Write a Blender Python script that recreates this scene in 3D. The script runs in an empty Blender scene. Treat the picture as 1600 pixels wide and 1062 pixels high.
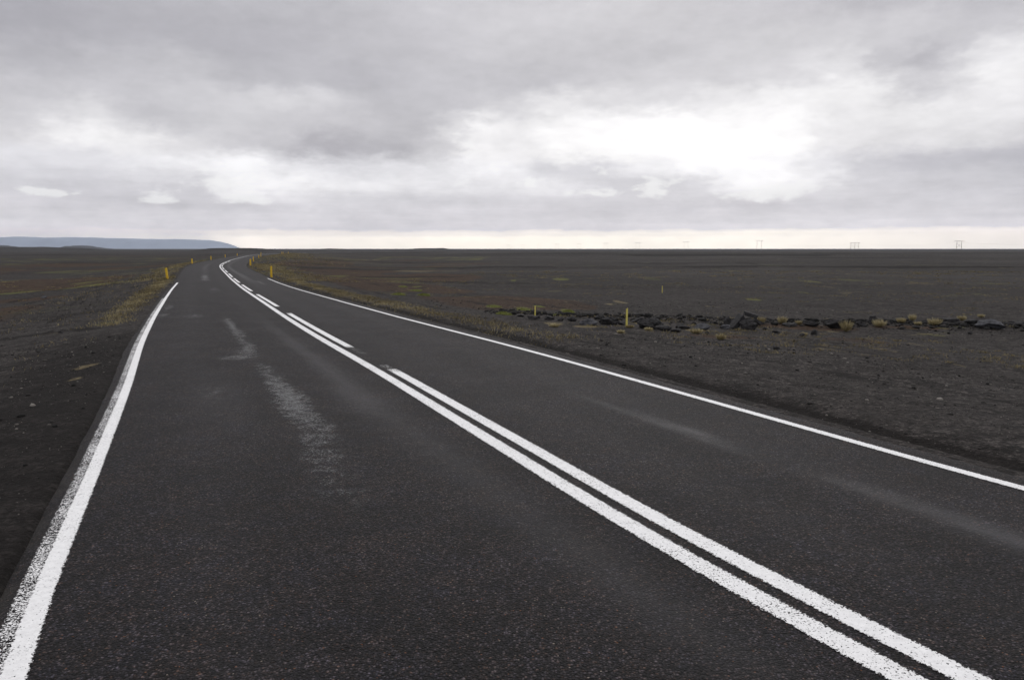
import bpy, math, random
import numpy as np
from mathutils import Vector, Matrix
R = math.radians
C = bpy.context.scene.collection
scn = bpy.context.scene

# ------------------------------------------------------------------ camera, world, sun, exposure
cam_d = bpy.data.cameras.new("camera")
cam = bpy.data.objects.new("camera", cam_d)
C.objects.link(cam)
cam.location = (0, 0, 1.75)
cam.rotation_euler = (R(90 - 6.66), 0, 0)
cam_d.sensor_width = 36
cam_d.lens = 27.45
cam_d.clip_start = 0.05
cam_d.clip_end = 90000
scn.camera = cam
scn.view_settings.view_transform = 'Standard'
scn.view_settings.look = 'None'
scn.view_settings.exposure = 0.0
scn.view_settings.gamma = 1.0

SUN_AZ, SUN_EL = 12.0, 32.0      # degrees to the right of the view, above the horizon
sun_d = bpy.data.lights.new("sun", 'SUN')
sun_d.energy = 0.5
sun_d.angle = R(25)
sun_d.color = (1.0, 0.97, 0.92)
sun = bpy.data.objects.new("sun", sun_d)
C.objects.link(sun)
sd = Vector((math.sin(R(SUN_AZ)) * math.cos(R(SUN_EL)), math.cos(R(SUN_AZ)) * math.cos(R(SUN_EL)), math.sin(R(SUN_EL))))
sun.rotation_euler = sd.to_track_quat('Z', 'Y').to_euler()


class NT:
    """short hand for building node trees"""
    def __init__(s, tree):
        s.t = tree
        s.t.nodes.clear()
    def n(s, kind, **kw):
        nd = s.t.nodes.new(kind)
        for k, v in kw.items():
            setattr(nd, k, v)
        return nd
    def put(s, sock, v):
        if isinstance(v, bpy.types.NodeSocket):
            s.t.links.new(v, sock)
        elif v is not None:
            if sock.type == 'RGBA' and len(v) == 3:
                v = (*v, 1)
            sock.default_value = v
    def m(s, op, a, b=None, c=None, clamp=False):
        nd = s.n('ShaderNodeMath', operation=op, use_clamp=clamp)
        s.put(nd.inputs[0], a); s.put(nd.inputs[1], b); s.put(nd.inputs[2], c)
        return nd.outputs[0]
    def v(s, op, a, b=None, c=None, scale=None):
        nd = s.n('ShaderNodeVectorMath', operation=op)
        s.put(nd.inputs[0], a); s.put(nd.inputs[1], b); s.put(nd.inputs[2], c)
        if scale is not None:
            s.put(nd.inputs['Scale'], scale)
        return nd.outputs['Value'] if op in ('DOT_PRODUCT', 'LENGTH') else nd.outputs['Vector']
    def xyz(s, x, y, z):
        nd = s.n('ShaderNodeCombineXYZ')
        s.put(nd.inputs[0], x); s.put(nd.inputs[1], y); s.put(nd.inputs[2], z)
        return nd.outputs[0]
    def sep(s, v):
        nd = s.n('ShaderNodeSeparateXYZ'); s.put(nd.inputs[0], v)
        return nd.outputs
    def noise(s, vec, scale, detail=4, rough=0.55, dist=0.0, color=False):
        nd = s.n('ShaderNodeTexNoise')
        s.put(nd.inputs['Vector'], vec)
        nd.inputs['Scale'].default_value = scale
        nd.inputs['Detail'].default_value = detail
        nd.inputs['Roughness'].default_value = rough
        nd.inputs['Distortion'].default_value = dist
        return nd.outputs['Color' if color else 'Fac']
    def vor(s, vec, scale, feature='F1'):
        nd = s.n('ShaderNodeTexVoronoi', feature=feature)
        s.put(nd.inputs['Vector'], vec)
        nd.inputs['Scale'].default_value = scale
        return nd.outputs
    def ss(s, a, lo, hi, o0=0.0, o1=1.0):
        nd = s.n('ShaderNodeMapRange', interpolation_type='SMOOTHSTEP')
        s.put(nd.inputs[0], a); s.put(nd.inputs[1], lo); s.put(nd.inputs[2], hi)
        s.put(nd.inputs[3], o0); s.put(nd.inputs[4], o1)
        return nd.outputs[0]
    def lin(s, a, lo, hi, o0=0.0, o1=1.0):
        nd = s.n('ShaderNodeMapRange', interpolation_type='LINEAR')
        s.put(nd.inputs[0], a); s.put(nd.inputs[1], lo); s.put(nd.inputs[2], hi)
        s.put(nd.inputs[3], o0); s.put(nd.inputs[4], o1)
        return nd.outputs[0]
    def mix(s, f, a, b, kind='MIX'):
        nd = s.n('ShaderNodeMix', data_type='RGBA', blend_type=kind)
        s.put(nd.inputs[0], f); s.put(nd.inputs[6], a); s.put(nd.inputs[7], b)
        return nd.outputs[2]
    def ramp(s, f, stops):
        nd = s.n('ShaderNodeValToRGB')
        cr = nd.color_ramp
        while len(cr.elements) > 1:
            cr.elements.remove(cr.elements[-1])
        cr.elements[0].position = stops[0][0]; cr.elements[0].color = (*stops[0][1], 1)
        for p, c in stops[1:]:
            e = cr.elements.new(p); e.color = (*c, 1)
        s.put(nd.inputs[0], f)
        return nd.outputs[0]
    def attr(s, name, out='Fac'):
        nd = s.n('ShaderNodeAttribute', attribute_name=name)
        return nd.outputs[out]


# ---- sky: an overcast of cloud in front of a Nishita sky, laid out by compass direction (degrees right of north, degrees up)
world = bpy.data.worlds.new("World")
scn.world = world
world.use_nodes = True
w = NT(world.node_tree)
sky = w.n('ShaderNodeTexSky', sky_type='NISHITA', sun_disc=False)
sky.sun_elevation = R(SUN_EL)
sky.sun_rotation = R(SUN_AZ)
dirv = w.v('NORMALIZE', w.n('ShaderNodeTexCoord').outputs['Generated'])
dx, dy, dz = w.sep(dirv)
az = w.m('MULTIPLY', w.m('ARCTAN2', dx, dy), 57.29578)
el = w.m('MULTIPLY', w.m('ARCSINE', dz), 57.29578)
P = w.xyz(az, w.m('MULTIPLY', el, 2.2), 0.0)                 # clouds lie wider than high
n_lo = w.noise(P, 0.055, 5, 0.55)
n_md = w.noise(w.v('ADD', P, (40, 7, 3)), 0.16, 6, 0.6)
n_str = w.noise(w.xyz(w.m('MULTIPLY', az, 0.09), w.m('MULTIPLY', el, 1.15), 2.0), 1.0, 6, 0.6)
wa = w.noise(w.v('ADD', P, (11, 3, 0)), 0.11, 6, 0.6, color=True)
warp = w.v('MULTIPLY', w.v('SUBTRACT', wa, (0.5, 0.5, 0.5)), w.xyz(w.lin(el, 1, 12, 3.0, 6.5), w.lin(el, 0.5, 12, 0.2, 2.4), 0.0))
Q0 = w.xyz(az, el, 0.0)
n_hi = w.noise(w.v('ADD', P, (3, 17, 9)), 0.55, 6, 0.62)
wb = w.noise(w.v('ADD', P, (5, 31, 0)), 0.5, 6, 0.62, color=True)
warp2 = w.v('MULTIPLY', w.v('SUBTRACT', wb, (0.5, 0.5, 0.5)), w.xyz(4.6, w.lin(el, 0.5, 8, 0.25, 2.4), 0.0))
Q = w.v('ADD', w.v('ADD', Q0, warp), warp2)
Q2 = w.v('ADD', Q0, warp2)
qx, qy, _z = w.sep(Q)

def blob(q, a0, e0, ra, re, amp):
    d = w.v('MULTIPLY', w.v('SUBTRACT', q, (a0, e0, 0)), (1 / ra, 1 / re, 0))
    g = w.m('POWER', 2.71828, w.m('MULTIPLY', w.v('DOT_PRODUCT', d, d), -1.0))
    return w.m('MULTIPLY', g, amp)

def total(q, blobs, start=0.0):
    acc = start
    for b in blobs:
        acc = w.m('ADD', blob(q, *b), acc)
    return acc

# the cloud deck, one belt of brightness along each height above the horizon: (height, [(azimuth, colour) ...])
BELTS = [
    (0.0, [(-32.08, (1.328, 1.203, 1.182)), (-22.15, (1.429, 1.302, 1.215)), (-18.04, (2.088, 1.853, 1.582)), (0.0, (2.154, 1.916, 1.561)), (18.04, (2.132, 1.894, 1.561)), (33.08, (1.759, 1.536, 1.29))]),
    (0.76, [(-32.04, (1.328, 1.203, 1.182)), (-22.12, (1.429, 1.302, 1.215)), (-18.01, (2.088, 1.853, 1.582)), (0.0, (2.154, 1.916, 1.561)), (18.01, (2.132, 1.894, 1.561)), (33.04, (1.798, 1.555, 1.309))]),
    (1.09, [(-32.03, (1.173, 1.053, 1.08)), (-22.11, (1.232, 1.109, 1.094)), (-18.84, (1.52, 1.362, 1.225)), (-15.87, (1.555, 1.379, 1.24)), (0.0, (1.664, 1.484, 1.305)), (18.0, (1.775, 1.59, 1.355)), (33.02, (1.555, 1.379, 1.258))]),
    (1.45, [(-31.33, (1.01, 0.952, 0.976)), (-22.09, (0.953, 0.894, 0.919)), (-9.22, (0.928, 0.871, 0.898)), (4.64, (0.953, 0.894, 0.919)), (17.99, (1.01, 0.952, 0.976)), (33.0, (0.964, 0.905, 0.931))]),
    (2.1, [(-31.3, (0.824, 0.786, 0.815)), (-22.06, (0.845, 0.805, 0.835)), (-9.21, (0.815, 0.776, 0.806)), (4.63, (0.805, 0.766, 0.797)), (17.97, (0.824, 0.786, 0.815)), (32.96, (0.805, 0.766, 0.797))]),
    (2.88, [(-31.26, (0.741, 0.711, 0.745)), (-22.03, (0.714, 0.686, 0.719)), (-13.65, (0.757, 0.729, 0.761)), (0.0, (0.741, 0.711, 0.745)), (9.19, (0.705, 0.677, 0.712)), (17.94, (0.676, 0.648, 0.682)), (25.9, (0.723, 0.695, 0.728)), (32.92, (0.723, 0.695, 0.728))]),
    (3.51, [(-31.23, (0.703, 0.679, 0.714)), (-25.87, (0.703, 0.679, 0.714)), (-22.01, (0.711, 0.687, 0.721)), (-18.96, (1.033, 1.009, 1.026)), (-16.22, (0.878, 0.853, 0.879)), (-9.18, (0.752, 0.729, 0.761)), (0.0, (0.727, 0.704, 0.737)), (9.18, (0.711, 0.687, 0.721)), (14.5, (0.752, 0.729, 0.761)), (17.5, (0.974, 0.949, 0.969)), (20.8, (0.771, 0.746, 0.778)), (27.72, (0.677, 0.653, 0.688)), (32.89, (0.686, 0.662, 0.698))]),
    (4.51, [(-31.84, (0.731, 0.713, 0.745)), (-27.67, (0.707, 0.688, 0.722)), (-24.69, (0.799, 0.779, 0.809)), (-21.97, (0.765, 0.745, 0.777)), (-19.54, (1.07, 1.051, 1.064)), (-15.77, (1.04, 1.02, 1.035)), (-11.4, (0.943, 0.924, 0.944)), (-6.9, (0.897, 0.877, 0.901)), (-2.31, (0.851, 0.832, 0.858)), (1.39, (0.925, 0.905, 0.927)), (4.61, (0.799, 0.779, 0.809)), (7.35, (0.715, 0.696, 0.73)), (12.73, (0.731, 0.713, 0.745)), (15.34, (1.04, 1.02, 1.035)), (18.3, (1.111, 1.091, 1.102)), (20.76, (0.962, 0.942, 0.963)), (23.92, (0.7, 0.68, 0.715)), (29.45, (0.659, 0.639, 0.675)), (32.83, (0.631, 0.613, 0.65))]),
    (5.68, [(-31.78, (0.782, 0.766, 0.796)), (-27.61, (0.799, 0.783, 0.812)), (-23.49, (0.922, 0.906, 0.927)), (-18.67, (1.045, 1.029, 1.044)), (-15.73, (0.851, 0.834, 0.861)), (-10.93, (0.782, 0.766, 0.796)), (-5.52, (0.877, 0.86, 0.886)), (-1.84, (0.977, 0.961, 0.98)), (2.3, (0.733, 0.717, 0.75)), (6.88, (0.709, 0.693, 0.726)), (9.59, (0.959, 0.942, 0.962)), (13.57, (1.084, 1.068, 1.08)), (18.67, (1.035, 1.018, 1.034)), (21.52, (0.833, 0.816, 0.844)), (23.87, (0.647, 0.63, 0.667)), (27.61, (0.57, 0.553, 0.593)), (32.11, (0.529, 0.514, 0.554))]),
    (6.93, [(-31.72, (0.72, 0.699, 0.718)), (-28.27, (0.967, 0.947, 0.952)), (-25.34, (0.94, 0.919, 0.927)), (-22.26, (0.784, 0.763, 0.779)), (-17.8, (0.606, 0.587, 0.611)), (-13.54, (0.452, 0.432, 0.462)), (-9.12, (0.48, 0.462, 0.49)), (-5.05, (0.673, 0.654, 0.675)), (-2.76, (0.967, 0.947, 0.952)), (0.0, (0.94, 0.919, 0.927)), (4.59, (1.063, 1.043, 1.042)), (11.79, (1.102, 1.081, 1.078)), (19.04, (1.092, 1.071, 1.069)), (21.87, (0.869, 0.848, 0.859)), (25.71, (0.817, 0.796, 0.811)), (29.33, (0.808, 0.789, 0.803)), (32.7, (0.728, 0.707, 0.726))]),
    (8.52, [(-31.63, (0.651, 0.633, 0.656)), (-28.19, (0.774, 0.756, 0.772)), (-23.75, (0.583, 0.566, 0.592)), (-19.8, (0.658, 0.641, 0.662)), (-13.49, (0.626, 0.607, 0.631)), (-6.84, (0.56, 0.542, 0.568)), (-4.12, (0.774, 0.756, 0.772)), (-2.29, (0.964, 0.945, 0.951)), (0.92, (0.91, 0.891, 0.9)), (3.66, (1.057, 1.038, 1.039)), (11.75, (1.067, 1.048, 1.047)), (16.06, (1.01, 0.992, 0.994)), (19.39, (1.048, 1.03, 1.03)), (21.8, (0.927, 0.908, 0.917)), (25.64, (0.91, 0.891, 0.9)), (31.96, (0.858, 0.839, 0.851))]),
    (10.25, [(-30.87, (0.588, 0.572, 0.597)), (-25.56, (0.588, 0.572, 0.597)), (-21.73, (0.645, 0.629, 0.653)), (-15.59, (0.713, 0.696, 0.716)), (-9.06, (0.548, 0.532, 0.558)), (-4.56, (0.563, 0.548, 0.575)), (-0.46, (0.66, 0.644, 0.666)), (3.65, (0.867, 0.85, 0.861)), (6.37, (0.767, 0.75, 0.767)), (10.39, (0.735, 0.719, 0.738)), (14.31, (0.849, 0.832, 0.845)), (17.68, (0.945, 0.928, 0.935)), (22.9, (0.972, 0.955, 0.96)), (26.66, (0.628, 0.612, 0.636)), (29.16, (0.767, 0.75, 0.767)), (31.87, (0.936, 0.919, 0.926))]),
    (11.74, [(-30.79, (0.507, 0.493, 0.521)), (-25.48, (0.546, 0.531, 0.557)), (-21.66, (0.592, 0.577, 0.603)), (-17.63, (0.515, 0.501, 0.529)), (-11.23, (0.5, 0.486, 0.515)), (-4.54, (0.576, 0.561, 0.588)), (2.27, (0.56, 0.546, 0.573)), (9.03, (0.664, 0.648, 0.671)), (17.63, (0.679, 0.663, 0.684)), (23.22, (0.779, 0.763, 0.78)), (25.11, (0.592, 0.577, 0.603)), (26.95, (0.486, 0.471, 0.5)), (28.73, (0.592, 0.577, 0.603)), (30.11, (0.763, 0.747, 0.764)), (31.78, (0.853, 0.837, 0.849))]),
    (13.63, [(-30.68, (0.435, 0.422, 0.453)), (-25.39, (0.462, 0.449, 0.479)), (-17.56, (0.477, 0.463, 0.493)), (-8.99, (0.551, 0.536, 0.563)), (0.0, (0.615, 0.6, 0.624)), (8.99, (0.598, 0.584, 0.608)), (17.56, (0.661, 0.646, 0.668)), (25.39, (0.631, 0.616, 0.64)), (31.68, (0.59, 0.575, 0.601))]),
    (16.06, [(-30.54, (0.421, 0.408, 0.44)), (-25.27, (0.468, 0.456, 0.485)), (-17.47, (0.511, 0.499, 0.527)), (-8.94, (0.564, 0.551, 0.578)), (0.0, (0.628, 0.614, 0.638)), (8.94, (0.651, 0.637, 0.66)), (17.47, (0.571, 0.558, 0.585)), (25.27, (0.483, 0.469, 0.498)), (31.54, (0.461, 0.449, 0.479))]),
    (19.18, [(-32.0, (0.44, 0.427, 0.459)), (0.0, (0.585, 0.572, 0.598)), (32.0, (0.495, 0.483, 0.512))]),
]
HARD = [
    (-28.24, 6.66, 2.18, 0.51, 0.4),
    (-20.71, 5.4, 3.08, 1.25, 0.45),
    (-18.54, 3.33, 2.11, 0.39, 0.85),
    (-19.95, 4.24, 2.07, 0.59, 0.5),
    (-14.48, 4.28, 2.63, 0.44, 0.45),
    (-30.51, 3.58, 1.39, 0.31, 1.0),
    (-29.65, 3.45, 1.06, 0.2, 0.5),
    (-24.35, 3.2, 1.56, 0.33, 0.85),
    (-23.94, 3.71, 1.17, 0.29, 0.5),
    (-2.98, 7.41, 1.1, 1.49, 0.55),
    (-2.54, 4.73, 2.31, 0.54, 0.45),
    (1.62, 4.87, 1.01, 0.41, 0.85),
    (5.76, 4.04, 1.92, 0.32, 0.95),
    (6.43, 5.38, 1.14, 0.36, 0.6),
    (9.85, 4.0, 1.43, 0.62, 0.8),
    (10.73, 4.66, 1.15, 0.71, 0.6),
    (17.48, 3.74, 2.57, 0.61, 1.0),
    (19.95, 4.24, 2.01, 0.68, 0.5),
]
AZ0 = 40.0
fx = w.lin(qx, -AZ0, AZ0)
cloud = None
for e_, stops in BELTS:
    c_ = w.ramp(fx, [((a_ + AZ0) / (2 * AZ0), col) for a_, col in stops])
    c_.node.color_ramp.interpolation = 'EASE'
    if cloud is None:
        cloud = c_
    else:
        cloud = w.mix(w.ss(qy, prev_e, e_), cloud, c_)
    prev_e = e_
# overhead and behind the camera: an even, brighter deck
wide = w.m('MAXIMUM', w.ss(w.m('ABSOLUTE', az), 44, 75), w.ss(el, 19, 26))
cloud = w.mix(wide, cloud, w.ramp(w.lin(el, 0, 60), [
    (0.0, (0.62, 0.62, 0.64)),
    (0.3, (0.6, 0.6, 0.62)),
    (0.4, (0.72, 0.72, 0.73)),
    (0.63, (1.0, 1.0, 1.01)),
    (1.0, (1.15, 1.15, 1.16)),
]))
lum = w.m('ADD', 1.0, w.m('MULTIPLY', w.m('SUBTRACT', n_lo, 0.5), 0.16))
lum = w.m('ADD', lum, w.m('MULTIPLY', w.m('SUBTRACT', n_md, 0.5), 0.36))
lum = w.m('ADD', lum, w.m('MULTIPLY', w.m('SUBTRACT', n_hi, 0.5), w.lin(el, 2.0, 14.0, .34, .20)))
low = w.m('MULTIPLY', w.ss(el, 7.5, 3.0), w.ss(el, 1.2, 1.9))
lum = w.m('ADD', lum, w.m('MULTIPLY', w.m('MULTIPLY', w.m('SUBTRACT', n_str, 0.5), 0.42), low))
lum = w.m('MAXIMUM', lum, 0.55)
cloud = w.mix(1.0, cloud, w.xyz(lum, lum, lum), 'MULTIPLY')
hard = total(Q2, HARD)
hard = w.m('ADD', hard, w.m('MULTIPLY', w.m('SUBTRACT', n_hi, 0.5), 1.5))
puff = w.m('MULTIPLY', w.ss(hard, 0.30, 0.85), .75)
puff = w.m('MULTIPLY', puff, w.ss(el, 1.9, 3.0))
cloud = w.mix(puff, cloud, (1.0, .99, .985))
bg1 = w.n('ShaderNodeBackground'); w.put(bg1.inputs[0], sky.outputs[0]); bg1.inputs[1].default_value = 0.1
bg2 = w.n('ShaderNodeBackground'); w.put(bg2.inputs[0], cloud); bg2.inputs[1].default_value = 1.0
mx = w.n('ShaderNodeMixShader'); mx.inputs[0].default_value = 0.97
w.put(mx.inputs[1], bg1.outputs[0]); w.put(mx.inputs[2], bg2.outputs[0])
wo = w.n('ShaderNodeOutputWorld'); w.put(wo.inputs[0], mx.outputs[0])

# ------------------------------------------------------------------ object helpers
def tag(o, label=None, cat=None, group=None, kind=None):
    if label: o['label'] = label
    if cat: o['category'] = cat
    if group: o['group'] = group
    if kind: o['kind'] = kind
    return o

def mesh_obj(name, verts, faces, mat, parent=None, smooth=False):
    me = bpy.data.meshes.new(name)
    verts = np.asarray(verts, dtype=np.float64)
    if isinstance(faces, np.ndarray):
        nf, k = faces.shape
        me.vertices.add(len(verts)); me.vertices.foreach_set('co', verts.ravel())
        me.loops.add(nf * k); me.loops.foreach_set('vertex_index', faces.ravel().astype(np.int32))
        me.polygons.add(nf)
        me.polygons.foreach_set('loop_start', np.arange(0, nf * k, k, dtype=np.int32))
        me.polygons.foreach_set('loop_total', np.full(nf, k, dtype=np.int32))
        me.update(calc_edges=True)
    else:
        me.from_pydata([tuple(v) for v in verts], [], faces)
    me.validate()
    if smooth:
        me.polygons.foreach_set('use_smooth', np.ones(len(me.polygons), dtype=bool))
    me.materials.append(mat)
    o = bpy.data.objects.new(name, me)
    C.objects.link(o)
    if parent: o.parent = parent
    return o

def fattr(o, name, arr):
    a = o.data.attributes.new(name, 'FLOAT', 'POINT')
    a.data.foreach_set('value', np.asarray(arr, dtype=np.float32))

def empty(name, loc, rz=0.0):
    o = bpy.data.objects.new(name, None)
    o.empty_display_size = 0.2
    C.objects.link(o)
    o.location = loc
    o.rotation_euler = (0, 0, rz)
    return o

# ------------------------------------------------------------------ the lie of the land (metres)
def sm(a, b, x):
    t = np.clip((x - a) / (b - a), 0, 1)
    return t * t * (3 - 2 * t)

def _hash(ix, iy, seed):
    h = (ix.astype(np.int64) * 374761393 + iy.astype(np.int64) * 668265263 + seed * 974711) & 0x7fffffff
    h = ((h ^ (h >> 13)) * 1274126177) & 0x7fffffff
    return ((h ^ (h >> 16)) & 0xffff) / 65535.0

def vnoise(x, y, seed=0):
    ix = np.floor(x); iy = np.floor(y)
    fx = x - ix; fy = y - iy
    fx = fx * fx * (3 - 2 * fx); fy = fy * fy * (3 - 2 * fy)
    a = _hash(ix, iy, seed); b = _hash(ix + 1, iy, seed)
    c = _hash(ix, iy + 1, seed); d = _hash(ix + 1, iy + 1, seed)
    return a + (b - a) * fx + (c - a) * fy + (a - b - c + d) * fx * fy

def fbm(x, y, octv=4, seed=0):
    s = 0; amp = 0.5; tot = 0
    for k in range(octv):
        s = s + amp * vnoise(x * 2 ** k + 17.3 * k, y * 2 ** k - 9.1 * k, seed + k)
        tot += amp; amp *= 0.55
    return s / tot

CL = np.array([(3.6, -1.0), (2.7, 0.9), (1.6, 3.04), (1.27, 3.69), (0.93, 4.38), (0.46, 5.46), (-0.1, 6.8), (-0.7, 8.19), (-1.6, 10.33), (-2.48, 12.35),
      (-3.79, 15.29), (-5.69, 19.81), (-9.02, 28.01), (-12.99, 37.84), (-18.94, 52.93), (-25.59, 69.75),
      (-32.7, 87.79), (-37.32, 100.02), (-43.11, 117.26), (-52.86, 148.15), (-74.36, 219.84), (-87.51, 267.48),
      (-94.78, 298.26), (-100.36, 328.48), (-104.22, 365.52), (-103.0, 410.0), (-96.0, 460.0), (-80.0, 520.0), (-55.0, 585.0)])
_s = np.r_[0, np.cumsum(np.hypot(*np.diff(CL, axis=0).T))]
S0 = float(np.interp(3.04, CL[:3, 1], _s[:3]))              # s = 0 at the foot of the picture
def _smooth_line():
    back = CL[0] - (CL[1] - CL[0]) / np.hypot(*(CL[1] - CL[0])) * np.arange(60, 0, -1.0)[:, None]
    pts = np.vstack([back, CL])
    s = np.r_[0, np.cumsum(np.hypot(*np.diff(pts, axis=0).T))]
    ss = np.arange(0, s[-1], 0.25)
    x = np.interp(ss, s, pts[:, 0]); y = np.interp(ss, s, pts[:, 1])
    sc = ss - 60 - S0
    wid = np.clip(1.4 + 0.16 * np.clip(sc, 0, None), 1.4, 22)     # smoothing grows with distance
    cx = np.r_[0, np.cumsum(x)]; cy = np.r_[0, np.cumsum(y)]
    for _ in range(2):
        i = np.arange(len(x)); k = np.minimum(np.minimum((wid / 0.5).astype(int), i), len(x) - 1 - i)
        cx = np.r_[0, np.cumsum(x)]; cy = np.r_[0, np.cumsum(y)]
        x = (cx[i + k + 1] - cx[i - k]) / (2 * k + 1); y = (cy[i + k + 1] - cy[i - k]) / (2 * k + 1)
    return x, y, sc
LX, LY, LS = _smooth_line()
_tx = np.gradient(LX); _ty = np.gradient(LY); _q = np.hypot(_tx, _ty)
LNX = _ty / _q; LNY = -_tx / _q                              # unit normal, to the right

W_L0 = 3.26
def w_l(s): return np.interp(s, [1, 5, 12, 18, 30, 48, 70, 100], [3.295, 3.26, 3.22, 3.20, 3.22, 3.24, 3.4, 3.5])
def w_r(s): return np.interp(s, [0, 6, 12, 18, 25, 36, 60], [3.07, 3.0, 2.93, 2.80, 2.74, 2.78, 2.80])
def road_z(s, lat):
    y = np.interp(s, LS, LY)
    return -0.35 * sm(10, 60, y) - 0.06 * sm(10, 50, y) * np.where(lat > 0, lat, lat * .15) * (1 - 0.5 * sm(120, 200, y))
def road_pt(s, lat, dz=0.0):
    x = np.interp(s, LS, LX) + np.interp(s, LS, LNX) * lat
    y = np.interp(s, LS, LY) + np.interp(s, LS, LNY) * lat
    return np.stack([x, y, road_z(s, lat) + dz], -1)

_CS = slice(None, None, 8)
def lat_s(X, Y):
    """signed distance to the road's centre line (right positive) and distance along it"""
    X = np.atleast_1d(X).astype(float); Y = np.atleast_1d(Y).astype(float)
    lat = np.full(X.shape, 1e6); so = np.zeros(X.shape)
    near = (X > -260) & (X < 160) & (Y > -80) & (Y < 620)
    idx = np.nonzero(near)[0]
    cx, cy = LX[_CS], LY[_CS]
    for k in range(0, len(idx), 20000):
        ii = idx[k:k + 20000]
        d = (X[ii, None] - cx) ** 2 + (Y[ii, None] - cy) ** 2
        j = np.argmin(d, 1) * 8
        for _ in range(2):
            t = (X[ii] - LX[j]) * (-LNY[j]) + (Y[ii] - LY[j]) * LNX[j]
            j = np.clip(j + np.round(t / 0.25).astype(int), 0, len(LX) - 1)
        lat[ii] = (X[ii] - LX[j]) * LNX[j] + (Y[ii] - LY[j]) * LNY[j]
        tt = (X[ii] - LX[j]) * (-LNY[j]) + (Y[ii] - LY[j]) * LNX[j]
        so[ii] = LS[j] + tt
        over = np.abs(tt) > 3
        lat[ii[over]] = 1e6
    far = lat > 1e5
    lat[far & (X < np.interp(Y, LY, LX))] = -1e6
    return lat, so

PROF_R = ([0, .15, .45, .8, 1.2, 2, 4, 8, 14, 24], [-.012, -.03, -.16, -.23, -.15, -.15, -.28, -.50, -.75, -.95])
PROF_L = ([0, .2, .6, 1.2, 3, 6, 10, 18], [-.012, -.03, -.08, -.14, -.36, -.62, -.78, -.90])
def terr(X, Y, lat=None, s=None):
    if lat is None: lat, s = lat_s(X, Y)
    r = np.hypot(X, Y)
    plain = -1.0 - 0.35 * sm(28, 60, Y) + 0.5 * (fbm(X / 45, Y / 45, 4, 5) - .5) * sm(20, 120, r)
    plain = plain + 1.6 * (fbm(X / 260, Y / 260, 3, 9) - .5) * sm(200, 900, r) - 0.6 * sm(200, 900, r)
    # low scarps that cross the right-hand plain
    for y0, drop, wd in ((128, .30, 2.5), (62, .12, 1.5), (330, .7, 9), (420, .6, 8), (205, .2, 3)):
        yy = y0 + 14 * (y0 / 128) * (fbm(X / 40 / (y0 / 128), X * 0, 3, int(y0)) - .5)
        plain = plain + drop * (sm(yy - wd, yy + wd, Y) - sm(yy + 12 * wd, yy + 40 * wd, Y)) * sm(-60, 10, X)
    # low hills on the horizon
    def hill(xs, zs, y0, wy):
        zz = np.interp(X, xs, zs)
        return (zz * (1 + .35 * (fbm(X / 60, Y / 60, 4, 3) - .5))) * np.exp(-((Y - y0) / wy) ** 2)
    plain = plain + hill([-1400, -1010, -983, -950, -910, -870, -826, -780], [2, 5.5, 7.6, 7.4, 7.4, 6.2, 4.8, 0], 1500, 110)
    plain = plain + hill([-360, -345, -325, -300, -285, -272], [0, 4.1, 4.6, 4.6, 3.6, 0], 900, 60)
    plain = plain + hill([-3900, -3600, -3560, -3500, -3120, -3050, -2990, -2900], [40, 30, 28, 0, 0, 27, 25, 0], 5500, 260)
    plain = plain + hill([-480, -470, -440, -425, -270, -245, -170, -150], [0, 4.0, 3.6, 0, 0, 4.6, 5.0, 0], 2000, 120)
    ez = road_z(s, np.where(lat > 0, w_r(s) + .5, -w_l(s) - .25))
    tr = lat - (w_r(s) + 0.40); tl = -lat - (w_l(s) + 0.36)
    zr_ = ez + np.interp(tr, *PROF_R); zl_ = ez + np.interp(tl, *PROF_L)
    # grassed bank inside the bend
    bank = 0.85 * sm(105, 190, s) * (1 - sm(330, 420, s)) * sm(1.0, 6, tr) * (1 - sm(16, 40, tr))
    zr_ = zr_ + bank
    kr = sm(5, 26, tr) * (1 - .0) ; kl = sm(4, 20, tl)
    kr = np.where((s > 90) & (s < 430), sm(14, 45, tr), kr)
    z = np.where(lat > 0, zr_ * (1 - kr) + plain * kr, zl_ * (1 - kl) + plain * kl)
    t = np.where(lat > 0, tr, tl)
    z = np.where(np.abs(lat) > 9e5, plain, z)
    rough = (fbm(X / .55, Y / .55, 3, 21) - .5) * .045 * sm(.1, 1.5, t) + (fbm(X / 2.5, Y / 2.5, 3, 22) - .5) * .10 * sm(.5, 5, t)
    rough = rough * (1 - sm(60, 160, r)) + (fbm(X / 9, Y / 9, 3, 23) - .5) * .25 * sm(3, 12, t)
    # the strewn berm the rocks lie in
    berm = 0.16 * np.exp(-((Y - 27.0 - .03 * X) / 1.1) ** 2) * sm(-1, 4, X) * (.6 + .8 * fbm(X / 1.5, Y / 1.5, 3, 31))
    z = z + rough + berm * sm(6, 12, t)
    ze = road_z(s, lat)
    z = np.where(t < 0.12, np.minimum(z, ze - .012 + .05 * np.minimum(t, 0) - .9 * np.clip(-t - .12, 0, .22)), z)
    return z

# ------------------------------------------------------------------ materials
def new_mat(name):
    m = bpy.data.materials.new(name); m.use_nodes = True
    t = NT(m.node_tree)
    return m, t

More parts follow.
